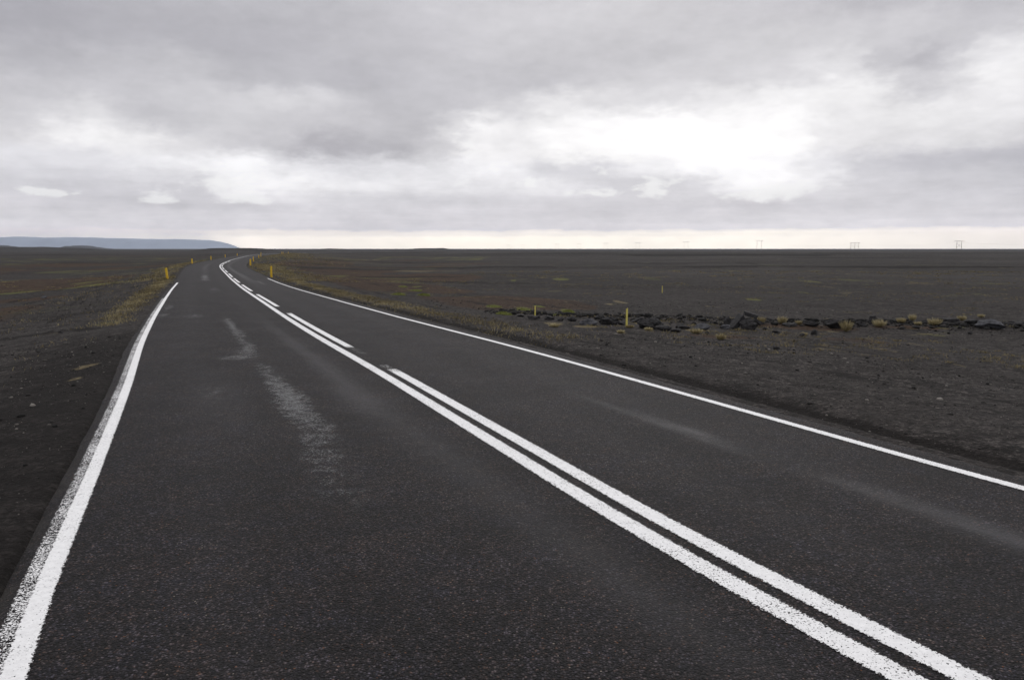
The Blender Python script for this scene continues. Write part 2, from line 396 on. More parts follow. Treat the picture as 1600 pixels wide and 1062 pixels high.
def finish(t, col, rough=0.9, bump=None, bstr=0.3, bdist=0.01, spec=0.5, alpha=None):
    p = t.n('ShaderNodeBsdfPrincipled')
    t.put(p.inputs['Base Color'], col)
    t.put(p.inputs['Roughness'], rough)
    t.put(p.inputs['Specular IOR Level'], spec)
    if bump is not None:
        b = t.n('ShaderNodeBump'); b.inputs['Strength'].default_value = bstr; b.inputs['Distance'].default_value = bdist
        t.put(b.inputs['Height'], bump); t.put(p.inputs['Normal'], b.outputs[0])
    if alpha is not None:
        t.put(p.inputs['Alpha'], alpha)
    o = t.n('ShaderNodeOutputMaterial'); t.put(o.inputs[0], p.outputs[0])
    return p

def pos(t): return t.n('ShaderNodeTexCoord').outputs['Object']

def mat_ground():
    m, t = new_mat('gravel_ground')
    p = pos(t)
    p2 = t.v('MULTIPLY', p, (1, 1, 0.5))
    st = t.vor(p2, 26)              # 3-4 cm stones
    st2 = t.vor(p2, 75)
    rnd = t.sep(st[1])[0]; rnd2 = t.sep(st2[1])[0]
    n1 = t.noise(p2, 0.35, 6, 0.6)
    n2 = t.noise(p2, 3.0, 6, 0.65)
    n3 = t.noise(p2, 12.0, 6, 0.8)
    nf = t.noise(p2, 0.02, 7, 0.65)
    base = t.ramp(t.m('ADD', t.m('MULTIPLY', n2, 0.75), t.m('SUBTRACT', t.m('MULTIPLY', n3, 0.85), .30)),
                  [(0.38, (.0065, .0054, .0050)), (0.5, (.0240, .0205, .0195)), (0.64, (.072, .0620, .0592))])
    base = t.mix(t.ss(n1, .42, .66, 0, .5), base, (.036, .031, .029))
    rk = t.m('MULTIPLY', t.lin(rnd, 0, 1, .55, 1.45), t.lin(rnd2, 0, 1, .6, 1.4))
    base = t.mix(1.0, base, t.xyz(rk, rk, rk), 'MULTIPLY')
    # pale and dark single stones
    pale = t.m('MULTIPLY', t.ss(rnd, .86, .94), t.ss(st[0], .38, .26))
    base = t.mix(t.m('MULTIPLY', pale, .55), base, (.15, .137, .128))
    pale2 = t.m('MULTIPLY', t.ss(rnd2, .88, .95), t.ss(st2[0], .38, .26))
    base = t.mix(t.m('MULTIPLY', pale2, .5), base, (.15, .14, .132))
    dk = t.m('MULTIPLY', t.ss(rnd, .22, .12), .6)
    base = t.mix(dk, base, (.007, .0065, .0065))
    base = t.mix(t.ss(nf, .44, .62, 0, .35), base, (.014, .0132, .0132))
    base = t.mix(t.ss(nf, .50, .36, 0, .6), base, (.047, .043, .042))
    # sand, moss, straw, dark sand and painted furrow and valley shade, over the land
    edge = t.m('MULTIPLY', t.m('SUBTRACT', t.noise(p2, 1.1, 7, 0.7), 0.5), 1.1)
    fine = t.m('MULTIPLY', t.m('SUBTRACT', t.noise(p2, 9.0, 5, 0.75), 0.5), 1.3)
    brown = t.ss(t.m('ADD', t.attr('brown'), t.m('MULTIPLY', edge, .5)), .25, .50)
    bcol = t.ramp(n2, [(0.3, (.018, .0108, .0070)), (0.7, (.064, .0395, .0270))])
    base = t.mix(t.m('MULTIPLY', brown, .92), base, bcol)
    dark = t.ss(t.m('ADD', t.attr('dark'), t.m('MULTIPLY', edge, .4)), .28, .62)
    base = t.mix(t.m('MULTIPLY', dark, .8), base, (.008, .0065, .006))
    straw = t.ss(t.m('ADD', t.attr('straw'), fine), .42, .80)
    scol = t.ramp(n3, [(0.3, (.070, .054, .031)), (0.7, (.23, .185, .108))])
    base = t.mix(t.m('MULTIPLY', straw, .8), base, scol)
    moss = t.ss(t.m('ADD', t.attr('moss'), fine), .42, .85)
    mcol = t.ramp(n3, [(0.3, (.040, .040, .014)), (0.7, (.165, .170, .045))])
    base = t.mix(t.m('MULTIPLY', moss, .8), base, mcol)
    cl = t.m('MULTIPLY', t.ss(t.m('ADD', t.noise(p2, .50, 4, .7), t.m('MULTIPLY', t.m('SUBTRACT', t.noise(p2, 5.0, 3, .7), .5), .18)), .60, .67), t.ss(t.noise(p2, .045, 4, .6), .42, .60))
    cl = t.m('MULTIPLY', cl, t.attr('patchy'))
    ccol = t.mix(t.ss(t.noise(p2, .11, 3, .6), .42, .58), (.125, .125, .040), (.150, .120, .065))
    base = t.mix(t.m('MULTIPLY', cl, .62), base, ccol)
    h = t.m('ADD', t.m('MULTIPLY', t.m('SUBTRACT', 1.0, st[0]), .5), t.m('ADD', t.m('MULTIPLY', n3, .9), t.m('MULTIPLY', n2, 1.5)))
    finish(t, base, 0.95, h, 0.9, 0.035, 0.08)
    return m

def mat_asphalt():
    m, t = new_mat('asphalt')
    p = pos(t)
    warp = t.v('SCALE', t.v('SUBTRACT', t.noise(p, 60, 2, .5, color=True), (.5, .5, .5)), scale=.006)
    pw = t.v('ADD', p, warp)
    a = t.vor(pw, 86); b = t.vor(pw, 70); n_g = t.noise(p, 48, 5, .85)
    ra = t.sep(a[1]); rb = t.sep(b[1])
    grain = t.ramp(ra[0], [(0, (.004, .004, .0045)), (.45, (.0125, .0118, .0128)), (.78, (.030, .028, .0295)), (1, (.085, .078, .078))])
    tint = t.ramp(ra[1], [(0, (.95, .97, 1.08)), (.5, (1, 1, 1)), (.8, (1.05, 1, .94)), (1, (1.35, 1.0, .75))])
    col = t.mix(1.0, grain, tint, 'MULTIPLY')
    gk = t.m('MULTIPLY', t.lin(n_g, .36, .64, .5, 1.5), t.lin(t.noise(p, 5, 6, .7), .36, .64, .80, 1.16))
    gk = t.m('MULTIPLY', gk, t.lin(t.noise(p, 17, 4, .8), .38, .62, .68, 1.36))
    col = t.mix(1.0, col, t.xyz(t.m('MULTIPLY', gk, 1.09), t.m('MULTIPLY', gk, .98), t.m('MULTIPLY', gk, 1.05)), 'MULTIPLY')
    col = t.mix(1.0, col, t.ramp(t.noise(p, 3.2, 4, .7), [(.36, (1.10, 1.0, .90)), (.5, (1, 1, 1)), (.64, (.93, .99, 1.13))]), 'MULTIPLY')
    crev = t.ss(a[0], .28, .62, 1, .35)
    col = t.mix(1.0, col, t.xyz(crev, crev, crev), 'MULTIPLY')
    # single coloured chips
    c1 = t.m('MULTIPLY', t.ss(rb[0], .986, .990), t.ss(b[0], .36, .26))
    col = t.mix(t.m('MULTIPLY', c1, .75), col, (.24, .20, .17))
    c2 = t.m('MULTIPLY', t.ss(rb[1], .978, .984), t.ss(b[0], .36, .26))
    col = t.mix(t.m('MULTIPLY', c2, .7), col, (.18, .075, .035))
    # patchy binder
    n = t.noise(p, .9, 6, .6)
    k = t.ss(n, .36, .64, .74, 1.16)
    col = t.mix(1.0, col, t.xyz(k, k, k), 'MULTIPLY')
    n4 = t.noise(p, 7.0, 4, .6)
    # dull polished wheel tracks and bled, chalky patches
    tr = t.m('MULTIPLY', t.attr('track'), t.ss(n4, .25, .7, .6, 1.1))
    col = t.mix(t.m('MULTIPLY', tr, .6), col, (.052, .049, .054))
    speck = t.noise(p, 42, 5, .9)
    wr_old = t.ss(t.m('ADD', t.attr('wear'), t.m('ADD', t.m('MULTIPLY', t.m('SUBTRACT', speck, .5), 4.6), t.m('MULTIPLY', t.m('SUBTRACT', n4, .5), 1.8))), .50, .95)
    c45 = t.sep(t.vor(pw, 85)[1])[0]
    wr = t.ss(t.m('SUBTRACT', t.m('MULTIPLY', t.m('ADD', t.attr('wear'), t.m('MULTIPLY', t.m('SUBTRACT', n4, .5), 2.2)), .50), c45), -.05, .18)
    wr = t.m('MULTIPLY', t.m('MAXIMUM', wr, t.m('MULTIPLY', wr_old, .35)), t.ss(t.attr('wear'), 0.03, .30))
    col = t.mix(t.m('MULTIPLY', t.m('MULTIPLY', t.attr('wear'), t.ss(n4, .35, .65)), .34), col, (.085, .083, .088))
    col = t.mix(t.m('MULTIPLY', wr, .62), col, (.25, .25, .255))
    dust = t.m('MULTIPLY', t.attr('dust'), t.ss(t.noise(p, 4, 6, .7), .35, .7))
    col = t.mix(dust, col, (.030, .027, .025))
    hgt = t.m('ADD', t.m('SUBTRACT', 1.0, a[0]), t.m('MULTIPLY', ra[2], .5))
    hgt = t.m('MULTIPLY', hgt, t.m('SUBTRACT', 1.0, t.m('MULTIPLY', t.attr('track'), .6)))
    rough = t.m('SUBTRACT', .70, t.m('MULTIPLY', t.attr('track'), .12))
    finish(t, col, rough, hgt, 1.0, 0.008, 0.13)
    return m

def mat_paint():
    """road paint: 'across' runs -1..1 over the sheet, 'cover' is how whole the coat is"""
    m, t = new_mat('white_road_paint')
    p = pos(t)
    g = t.vor(p, 105)
    n = t.noise(p, 120, 3, .7); n2 = t.noise(p, 22, 4, .65); n3 = t.noise(p, 2.0, 4, .6)
    edge = t.m('ABSOLUTE', t.attr('across'))
    nn = t.noise(p, 75, 2, .8)
    wob = t.m('ADD', t.m('MULTIPLY', t.m('SUBTRACT', nn, .5), .75), t.m('MULTIPLY', t.m('SUBTRACT', n2, .5), .35))
    inside = t.ss(t.m('ADD', edge, wob), .85, .77)
    pit = t.m('ADD', t.m('ADD', t.m('MULTIPLY', nn, .65), t.m('MULTIPLY', g[0], .30)), t.m('MULTIPLY', t.m('SUBTRACT', n3, .5), .25))
    pit = t.m('ADD', pit, t.m('MULTIPLY', t.m('POWER', edge, 3.0), .08))
    hole = t.ss(t.m('SUBTRACT', pit, t.m('MULTIPLY', t.m('SUBTRACT', 1.0, t.attr('cover')), -1.0)), .74, .80)
    cv = t.attr('cover')
    al = t.m('MULTIPLY', inside, t.m('SUBTRACT', 1.0, hole))
    k = t.ss(t.m('ADD', t.m('MULTIPLY', n2, .6), t.m('MULTIPLY', n, .4)), .3, .7)
    col = t.mix(k, (.66, .65, .66), (.82, .81, .82))
    finish(t, col, .75, n, .3, .002, .3, alpha=al)
    return m

def simple(name, c1, c2, scale=20, rough=.8, bstr=.3, spec=.4, detail=5, bdist=.01):
    m, t = new_mat(name)
    p = pos(t)
    n = t.noise(p, scale, detail, .65)
    col = t.ramp(n, [(.32, c1), (.68, c2)])
    finish(t, col, rough, n, bstr, bdist, spec)
    return m

M = {}
M['ground'] = mat_ground()
M['asphalt'] = mat_asphalt()
M['paint'] = mat_paint()
M['rock_dark'] = simple('dark_lava', (.009, .0085, .009), (.040, .037, .039), 9, .9, .8, .3, 8, .03)
M['rock_grey'] = simple('grey_lava', (.026, .026, .030), (.085, .084, .094), 8, .9, .7, .3, 8, .03)
_m, _t = new_mat('pebbles')
finish(_t, _t.ramp(_t.attr('tone'), [(0, (.010, .0095, .0095)), (.55, (.034, .031, .030)), (.85, (.085, .078, .073)), (1, (.21, .19, .175))]), .9, None, spec=.15)
M['pebble'] = _m
M['post_yellow'] = simple('yellow_plastic', (.58, .35, .014), (.74, .48, .028), 6, .5, .05, .4)
M['post_pale'] = simple('pale_yellow_stake', (.50, .42, .09), (.66, .57, .16), 9, .7, .05, .3)
M['steel'] = simple('galvanised_steel', (.38, .38, .38), (.46, .46, .47), 2, .6, .05, .5)
M['wood_pole'] = simple('tarred_wood', (.20, .185, .17), (.28, .26, .24), 3, .8, .1, .3)
M['insulator'] = simple('insulator_glass', (.10, .09, .09), (.16, .14, .13), 3, .3, .05, .5)

def mat_blade(name, stops, attr='tone'):
    m, t = new_mat(name)
    col = t.ramp(t.attr(attr), stops)
    finish(t, col, .8, None, spec=.2)
    return m
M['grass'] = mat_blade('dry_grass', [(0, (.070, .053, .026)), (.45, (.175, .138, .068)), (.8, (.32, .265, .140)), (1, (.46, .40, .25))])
M['moss'] = mat_blade('moss_grass', [(0, (.040, .045, .010)), (.5, (.115, .125, .026)), (1, (.22, .225, .06))])

# ------------------------------------------------------------------ ground sheet
def build_ground():
    ratio = 1.0135
    rr = [0.6]
    while rr[-1] < 24500: rr.append(rr[-1] * ratio + .004)
    rr = np.array(rr)
    a = np.r_[np.arange(-44, 44, .2), np.arange(44, 316, 2.5)]
    a = np.radians(a)
    na, nr = len(a), len(rr)
    A, RR = np.meshgrid(a, rr)
    X = (RR * np.sin(A)).ravel(); Y = (RR * np.cos(A)).ravel()
    lat, s = lat_s(X, Y)
    Z = terr(X, Y, lat, s)
    V = np.column_stack([X, Y, Z])
    V = np.vstack([V, [[0, 0, -.2]]])
    i = np.arange(nr - 1)[:, None] * na; j = np.arange(na)[None, :]; jn = (j + 1) % na
    F = np.stack([i + j, i + jn, i + na + jn, i + na + j], -1).reshape(-1, 4)[:, ::-1]
    # centre: degenerate-free fan made of quads is not needed, the road covers it
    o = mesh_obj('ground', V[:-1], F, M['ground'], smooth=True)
    tag(o, kind='structure')
    r = np.hypot(X, Y)
    tr = lat - (w_r(s) + .4); tl = -lat - (w_l(s) + .25)
    t = np.where(lat > 0, tr, tl)
    nb = fbm(X / 38, Y / 16, 4, 41); nb2 = fbm(X / 7, Y / 4, 4, 42); nm = fbm(X / 5, Y / 5, 4, 43); nl = fbm(X / 60, Y / 60, 3, 44)
    brown = sm(.56, .70, nb) * .5 * sm(25, 60, r) * (1 - sm(300, 900, r)) * (1 - sm(-10, 12, X))
    brown = brown + np.where(X < -8, .55 * sm(.50, .66, fbm(X / 22, Y / 16, 4, 47)) * sm(20, 32, r) * (1 - sm(150, 260, r)), 0)
    for x0, y0, ax, ay, k in BROWN:
        wx = (nb2 - .5) * ax * .5; wy = (nb - .5) * ay * .9
        d = ((X - x0 + wx) / ax) ** 2 + ((Y - y0 + wy * .5) / ay) ** 2
        brown = np.maximum(brown, k * (1 - sm(.6, 1.25, d)))
    brown = brown * sm(2.5, 6, t)
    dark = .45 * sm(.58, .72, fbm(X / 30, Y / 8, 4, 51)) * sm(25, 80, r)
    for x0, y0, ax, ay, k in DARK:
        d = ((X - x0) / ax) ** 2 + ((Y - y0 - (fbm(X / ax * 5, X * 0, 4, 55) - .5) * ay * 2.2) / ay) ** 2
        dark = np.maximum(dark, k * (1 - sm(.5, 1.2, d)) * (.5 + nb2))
    # shade in the plough furrow beside the asphalt, painted into the ground colour
    fur_shade = np.exp(-((tr - .78 - .25 * (fbm(s / 3, s * 0, 3, 56) - .5)) / .34) ** 2) * (.6 + .9 * fbm(s / 1.6, lat * 2, 3, 57))
    dark = np.maximum(dark, fur_shade * .85 * (np.abs(lat) < 9) * (1 - sm(40, 80, s)))
    dark = np.maximum(dark, .55 * (lat < 0) * (np.abs(lat) < 9e5) * (1 - sm(.8, 3.5, tl)) * (1 - sm(12, 25, s)))
    moss = .30 * sm(.56, .74, nm) * sm(20, 50, r) * (1 - sm(130, 420, r)) + .13 * sm(.45, .7, nl) * sm(40, 100, r) * (1 - .5 * sm(1500, 3000, r))
    moss = moss + np.where(X < -8, .32 * sm(.42, .62, nl) + .30 * sm(.48, .68, nm), 0) * sm(12, 22, r) * (1 - sm(200, 500, r))
    for x0, y0, ax, ay, k in MOSS:
        d = ((X - x0) / ax) ** 2 + ((Y - y0) / ay) ** 2
        moss = np.maximum(moss, k * (1 - sm(.3, 1.6, d)) * (.6 + .6 * nm))
    dark = np.maximum(dark, np.where(np.abs(lat) < 9e5, .60 * sm(.50, .72, fbm(s / 5, t / .45, 4, 58)) * sm(.8, 2, t) * (1 - sm(9, 16, t)), 0))
    # grassed verge
    vr = np.exp(-((tr - 1.55 - .8 * (fbm(s / 12, s * 0, 2, 61) - .5)) / .62) ** 2) * sm(11, 24, s)
    bankg = sm(95, 150, s) * (1 - sm(400, 460, s)) * sm(.8, 3, tr) * (1 - sm(18, 42, tr))
    vl = np.exp(-((tl - .75) / .5) ** 2) * sm(15, 26, s) * .85 + .14 * np.exp(-((tl - 3.5) / 2.6) ** 2) * sm(9, 22, s)
    ok = np.abs(lat) < 1e5
    straw = np.where(ok, np.maximum(np.maximum(vr * .60, vl * .52), bankg * .46), 0)
    straw = straw + .33 * sm(.60, .75, fbm(X / 1.6, Y / .9, 4, 63)) * sm(3, 6, t) * (1 - sm(30, 45, r)) * (r > 12)
    for x0, y0, ax, ay, k in STRAW:
        d = ((X - x0) / ax) ** 2 + ((Y - y0) / ay) ** 2
        straw = np.maximum(straw, k * (1 - sm(.2, 1.8, d + 1.6 * (nb2 - .5) + 1.2 * (nm - .5))) * (.55 + .7 * nb2))
    nv = len(o.data.vertices)
    patchy = sm(7, 12, t) * sm(14, 30, r) * (1 - .75 * sm(200, 700, r)) * (1 - .85 * np.clip(brown, 0, 1))
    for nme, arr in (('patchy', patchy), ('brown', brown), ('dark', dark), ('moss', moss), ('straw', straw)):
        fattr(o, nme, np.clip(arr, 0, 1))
    return o

BROWN = [
    (-35.25, 136.75, 6.64, 21.75, 0.8),
    (-9.01, 55.2, 5.41, 10.8, 0.85),
    (-1.91, 30.2, 1.91, 3.6, 0.9),
    (-14.14, 64.7, 3.67, 10.3, 0.9),
    (-7.12, 37.7, 1.48, 4.5, 0.7),
    (-13.22, 81.0, 10.41, 15.0, 0.9),
    (-22.3, 103.25, 6.89, 13.25, 0.8),
    (0.0, 38.55, 3.9, 9.05, 1.0),
    (-4.71, 52.6, 2.57, 6.4, 0.5),
    (-4.37, 34.55, 1.64, 6.05, 0.6),
    (9.81, 25.8, 1.7, 0.7, 0.8),
    (5.28, 19.4, 0.95, 0.6, 0.6),
    (13.48, 26.35, 1.51, 0.35, 0.6),
    (-34.85, 56.4, 4.48, 4.6, 0.9),
    (-39.4, 73.0, 4.79, 6.0, 0.8),
    (-58.71, 125.25, 5.59, 15.75, 0.9),
    (-26.11, 41.5, 2.01, 2.7, 0.8),
    (-34.88, 60.05, 1.72, 1.95, 0.9),
    (9.14, 20.55, 1.01, 0.75, 0.4),
]
DARK = [  # dark sand bands, plus brown valley shadows painted into the ground colour
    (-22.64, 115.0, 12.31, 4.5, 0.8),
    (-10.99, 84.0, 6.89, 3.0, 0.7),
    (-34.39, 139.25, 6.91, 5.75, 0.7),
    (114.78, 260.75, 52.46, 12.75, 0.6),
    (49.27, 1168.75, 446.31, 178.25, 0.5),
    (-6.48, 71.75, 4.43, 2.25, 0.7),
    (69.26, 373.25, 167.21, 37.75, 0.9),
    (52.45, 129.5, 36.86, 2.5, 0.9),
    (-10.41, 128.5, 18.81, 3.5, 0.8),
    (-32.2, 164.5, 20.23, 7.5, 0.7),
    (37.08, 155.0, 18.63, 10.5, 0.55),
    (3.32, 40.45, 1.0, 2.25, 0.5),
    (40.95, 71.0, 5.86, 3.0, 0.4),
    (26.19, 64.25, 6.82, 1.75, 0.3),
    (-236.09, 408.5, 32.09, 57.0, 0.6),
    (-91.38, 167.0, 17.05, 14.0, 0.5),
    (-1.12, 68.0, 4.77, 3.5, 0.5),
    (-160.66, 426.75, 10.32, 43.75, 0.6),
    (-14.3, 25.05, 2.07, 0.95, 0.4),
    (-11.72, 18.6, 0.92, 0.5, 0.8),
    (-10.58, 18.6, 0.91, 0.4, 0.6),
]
MOSS = [
    (-8.42, 59.95, 0.39, 1.55, 0.9),
    (-7.27, 59.9, 0.44, 1.6, 0.9),
    (-6.6, 53.25, 0.44, 2.95, 0.9),
    (-6.27, 43.45, 0.39, 2.55, 1),
    (-4.95, 43.95, 0.36, 2.55, 1),
    (-18.29, 82.75, 0.82, 6.25, 0.8),
    (-40.43, 245.0, 2.21, 13.0, 0.7),
    (-23.65, 249.75, 2.09, 20.25, 0.7),
    (4.75, 76.5, 0.94, 4.0, 0.8),
    (13.67, 76.0, 0.93, 4.0, 0.7),
    (0.19, 75.25, 0.31, 3.25, 0.7),
    (17.13, 77.5, 0.69, 2.5, 0.6),
    (13.41, 63.5, 0.31, 1.5, 0.6),
    (14.09, 45.45, 0.34, 1.25, 1),
    (18.29, 55.6, 0.27, 1.6, 0.9),
    (20.74, 55.65, 0.32, 1.45, 0.8),
    (26.61, 70.0, 0.68, 3.0, 0.8),
    (32.32, 74.75, 1.25, 2.75, 0.7),
    (30.96, 113.5, 1.09, 13.0, 0.6),
    (44.22, 133.75, 1.62, 5.25, 0.7),
    (31.94, 72.5, 1.75, 3.0, 0.6),
    (40.74, 66.5, 1.88, 2.0, 0.6),
    (37.02, 73.0, 1.8, 3.0, 0.5),
    (-0.8, 32.3, 0.29, 2.6, 1),
    (-0.28, 26.55, 0.28, 1.35, 1),
    (0.45, 31.2, 0.35, 2.4, 1),
    (2.24, 31.1, 0.31, 2.1, 1),
    (1.59, 27.25, 0.23, 1.35, 0.9),
    (1.16, 35.5, 0.26, 1.3, 0.9),
    (-31.05, 56.8, 1.39, 3.7, 0.8),
    (-60.29, 105.25, 1.68, 7.75, 0.7),
    (-33.37, 51.9, 1.28, 4.1, 0.8),
    (-35.1, 65.5, 1.08, 3.5, 0.7),
    (-32.2, 68.5, 1.12, 6.0, 0.5),
    (-10.27, 19.8, 0.49, 0.5, 0.55),
    (14.63, 26.35, 0.26, 0.25, 0.8),
    (13.43, 26.2, 0.21, 0.2, 0.6),
    (15.45, 26.8, 0.26, 0.4, 0.7),
    (17.21, 28.05, 0.56, 0.95, 0.6),
]
STRAW = [
    (-13.54, 111.25, 4.08, 6.25, 0.7),
    (-9.31, 112.75, 2.8, 4.25, 0.6),
    (-36.82, 206.25, 1.03, 19.25, 0.9),
    (5.9, 42.1, 0.28, 2.7, 0.9),
    (4.9, 39.5, 0.23, 1.3, 0.8),
    (2.91, 42.0, 0.14, 1.3, 0.7),
    (2.0, 21.05, 0.35, 0.55, 0.9),
    (1.16, 21.8, 0.27, 0.9, 0.8),
    (2.72, 19.35, 0.13, 0.55, 0.8),
    (4.98, 21.4, 0.17, 1.3, 0.9),
    (5.15, 19.2, 0.16, 0.7, 0.8),
    (4.04, 18.8, 0.09, 0.4, 0.7),
    (12.42, 30.75, 0.13, 0.55, 0.7),
    (14.85, 35.85, 0.12, 0.55, 0.7),
    (14.86, 34.55, 0.14, 0.65, 0.7),
    (17.3, 36.15, 0.18, 0.75, 0.8),
    (8.96, 19.3, 0.19, 0.2, 0.7),
    (8.61, 17.45, 0.16, 0.15, 0.8),
    (10.82, 20.75, 0.26, 0.55, 0.7),
    (8.6, 18.15, 0.27, 0.25, 0.8),
    (8.76, 15.1, 0.12, 0.2, 0.8),
    (-6.56, 11.9, 0.18, 0.4, 0.8),
    (-6.08, 10.75, 0.16, 0.25, 0.7),
    (-10.96, 18.6, 0.46, 0.7, 0.5),
    (-10.27, 19.8, 0.49, 0.8, 0.45),
    (13.96, 23.55, 0.58, 0.35, 0.5),
    (7.09, 17.55, 0.22, 0.35, 0.7),
]
build_ground()

# ------------------------------------------------------------------ road
def s_steps(s0, s1, near=.12, grow=.006):
    out = [s0]
    while out[-1] < s1:
        out.append(out[-1] + max(near, grow * max(out[-1], 0)))
    out[-1] = s1
    return np.array(out)

WEAR = [(20.4, -2.2, .8, .28, .36), (18.5, -1.50, 1.0, .07, .85), (17.0, -1.46, .9, .075, .9), (15.4, -1.42, .9, .08, .9), (13.2, -1.45, 1.3, .085, .8),
        (12.0, -1.50, .6, .16, .6), (11.2, -1.72, .28, .22, .85), (9.7, -1.45, .8, .12, .5), (8.3, -1.42, .7, .12, .85), (7.2, -1.40, .7, .16, 1.0),
        (6.3, -1.38, .6, .16, .75), (5.3, -1.44, .6, .18, .50), (4.4, -1.50, .6, .20, .32), (3.4, -1.56, .6, .2, .2), (8.0, -2.2, .7, .22, .22),
        (60.0, -1.70, 5, .22, .95), (54.0, -1.65, 1.5, .3, .5), (38, -1.3, 3, .25, .35), (21.0, -3.0, .7, .12, .6), (24.5, -3.0, 1.5, .12, .55),
        (49, 1.63, 3, .14, .6), (52.5, 1.55, 1.5, .2, .55)]
TRACK = [(13.5, -.62, 4, .11, .45), (9.5, -.62, 2.0, .15, .38), (6.8, -.62, 1.5, .22, .50), (3.8, -.52, 1.3, .16, .32), (1.2, -.50, 1.2, .2, .35),
         (5.3, 1.82, .8, .07, .5), (4.0, 1.90, .75, .10, 1.0), (1.9, 1.99, .45, .10, .6), (.9, 1.97, .7, .14, .85), (-.1, 1.93, .7, .15, .7),
         (7.5, -2.1, 2, .3, .25), (80, 1.05, 25, .18, .85), (62, 1.3, 12, .16, .6), (95, -1.6, 30, .3, .5), (140, .9, 40, .3, .5)]
def build_road():
    ss = s_steps(-58, 640, .10, .004)
    lt = np.linspace(0, 1, 61)
    S, T = np.meshgrid(ss, lt, indexing='ij')
    rag = (fbm(S / .5, S * 0, 4, 71) - .5) * .07 + (fbm(S / 6, S * 0, 3, 73) - .5) * .12
    rag2 = (fbm(S / .5, S * 0, 4, 75) - .5) * .07 + (fbm(S / 6, S * 0, 3, 77) - .5) * .12
    lo = -(w_l(S) + .25 + rag); hi = w_r(S) + .40 + rag2
    lat = lo + (hi - lo) * T
    P_ = road_pt(S.ravel(), lat.ravel())
    ns, nl = S.shape
    edge = np.minimum(T, 1 - T).ravel()
    P_[:, 2] += np.where(edge < 1e-6, -.045, 0) + np.where((edge > 1e-6) & (edge < .02), -.006, 0)
    i = np.arange(ns - 1)[:, None] * nl; j = np.arange(nl - 1)[None, :]
    F = np.stack([i + j, i + nl + j, i + nl + j + 1, i + j + 1], -1).reshape(-1, 4)[:, ::-1]
    o = mesh_obj('road', P_, F, M['asphalt'], smooth=True)
    tag(o, kind='structure')
    def gs(lst):
        a = np.zeros(S.size)
        for s0, l0, rs, rl, k in lst:
            wob = (fbm(S.ravel() / .9, lat.ravel() / .9 + 3, 3, 79) - .5) * .22
            a = a + k * np.exp(-((S.ravel() - s0) / rs) ** 2 - ((lat.ravel() - l0 + wob) / rl) ** 2)
        return a
    fattr(o, 'wear', np.clip(gs(WEAR), 0, 1.2))
    l = lat.ravel()
    tr = .09 * sum(np.exp(-((l - c) / .28) ** 2) for c in (-2.45, -.65, .95, 2.1)) * (.5 + fbm(S.ravel() / 5, l, 3, 81))
    fattr(o, 'track', np.clip(gs(TRACK) + tr, 0, 1))
    fattr(o, 'dust', np.clip(.9 - np.minimum(l - lo.ravel(), hi.ravel() - l) / .16, 0, .9))
    # sanity: faces upward
    return o
road = build_road()

def paint_strip(name, s0, s1, lat_fn, half, cover=1.0, dz=.004, worn_ends=False, parent=None):
    ss = s_steps(s0, s1, .10, .004)
    us = np.array([-1.0, 0.0, 1.0])
    hw = half / .8                      # the sheet is wider than the coat; its ragged edge eats in
    S, U = np.meshgrid(ss, us, indexing='ij')
    wig = (fbm(S / 7, S * 0, 2, 91) - .5) * .012
    lat = lat_fn(S) + wig + U * hw
    P_ = road_pt(S.ravel(), lat.ravel(), dz)
    P_[:, 2] += .00015 * np.clip(S.ravel(), 0, 200)
    ns, nl = S.shape
    i = np.arange(ns - 1)[:, None] * nl; j = np.arange(nl - 1)[None, :]
    F = np.stack([i + j, i + nl + j, i + nl + j + 1, i + j + 1], -1).reshape(-1, 4)[:, ::-1]
    o = mesh_obj(name, P_, F, M['paint'], parent)
    fattr(o, 'across', U.ravel())
    cv = np.full(S.size, cover)
    if worn_ends:
        d = np.minimum(S.ravel() - s0, s1 - S.ravel())
        cv = cv - .10 * (1 - sm(.1, .35, d))
    fattr(o, 'cover', cv)
    tag(o, kind='structure')
    return o

paint_strip('road_edge_line', -30, 48.3, lambda s: -w_l(s), .050, .86)
paint_strip('worn_edge_line', -30, 30, lambda s: -w_l(s) - .083, .037, .69, dz=.0035)
paint_strip('road_edge_line', -30, 60.5, lambda s: w_r(s), .052, .86)
paint_strip('road_centre_line', -30, 560, lambda s: 0 * s, .068, .83)
DASH = [(-28, -18.5), (-15.5, -6.5), (-3.5, 8.9), (11.7, 20.4), (23.5, 32.3), (35.6, 44.7), (48.0, 57.0), (59.8, 68.6), (71.6, 80.4), (83.5, 92.4), (95.4, 104.4), (107.4, 116.4), (119.4, 128.4), (131.4, 140.4)]
for a, b in DASH:
    paint_strip('road_lane_dash', a, b, lambda s: .235 + 0 * s, .066, .84, worn_ends=True)
paint_strip('worn_lane_dash', 10.75, 11.7, lambda s: .245 + 0 * s, .066, .60, dz=.0035)
paint_strip('worn_lane_dash', 8.9, 9.35, lambda s: .225 + 0 * s, .066, .62, dz=.0035)

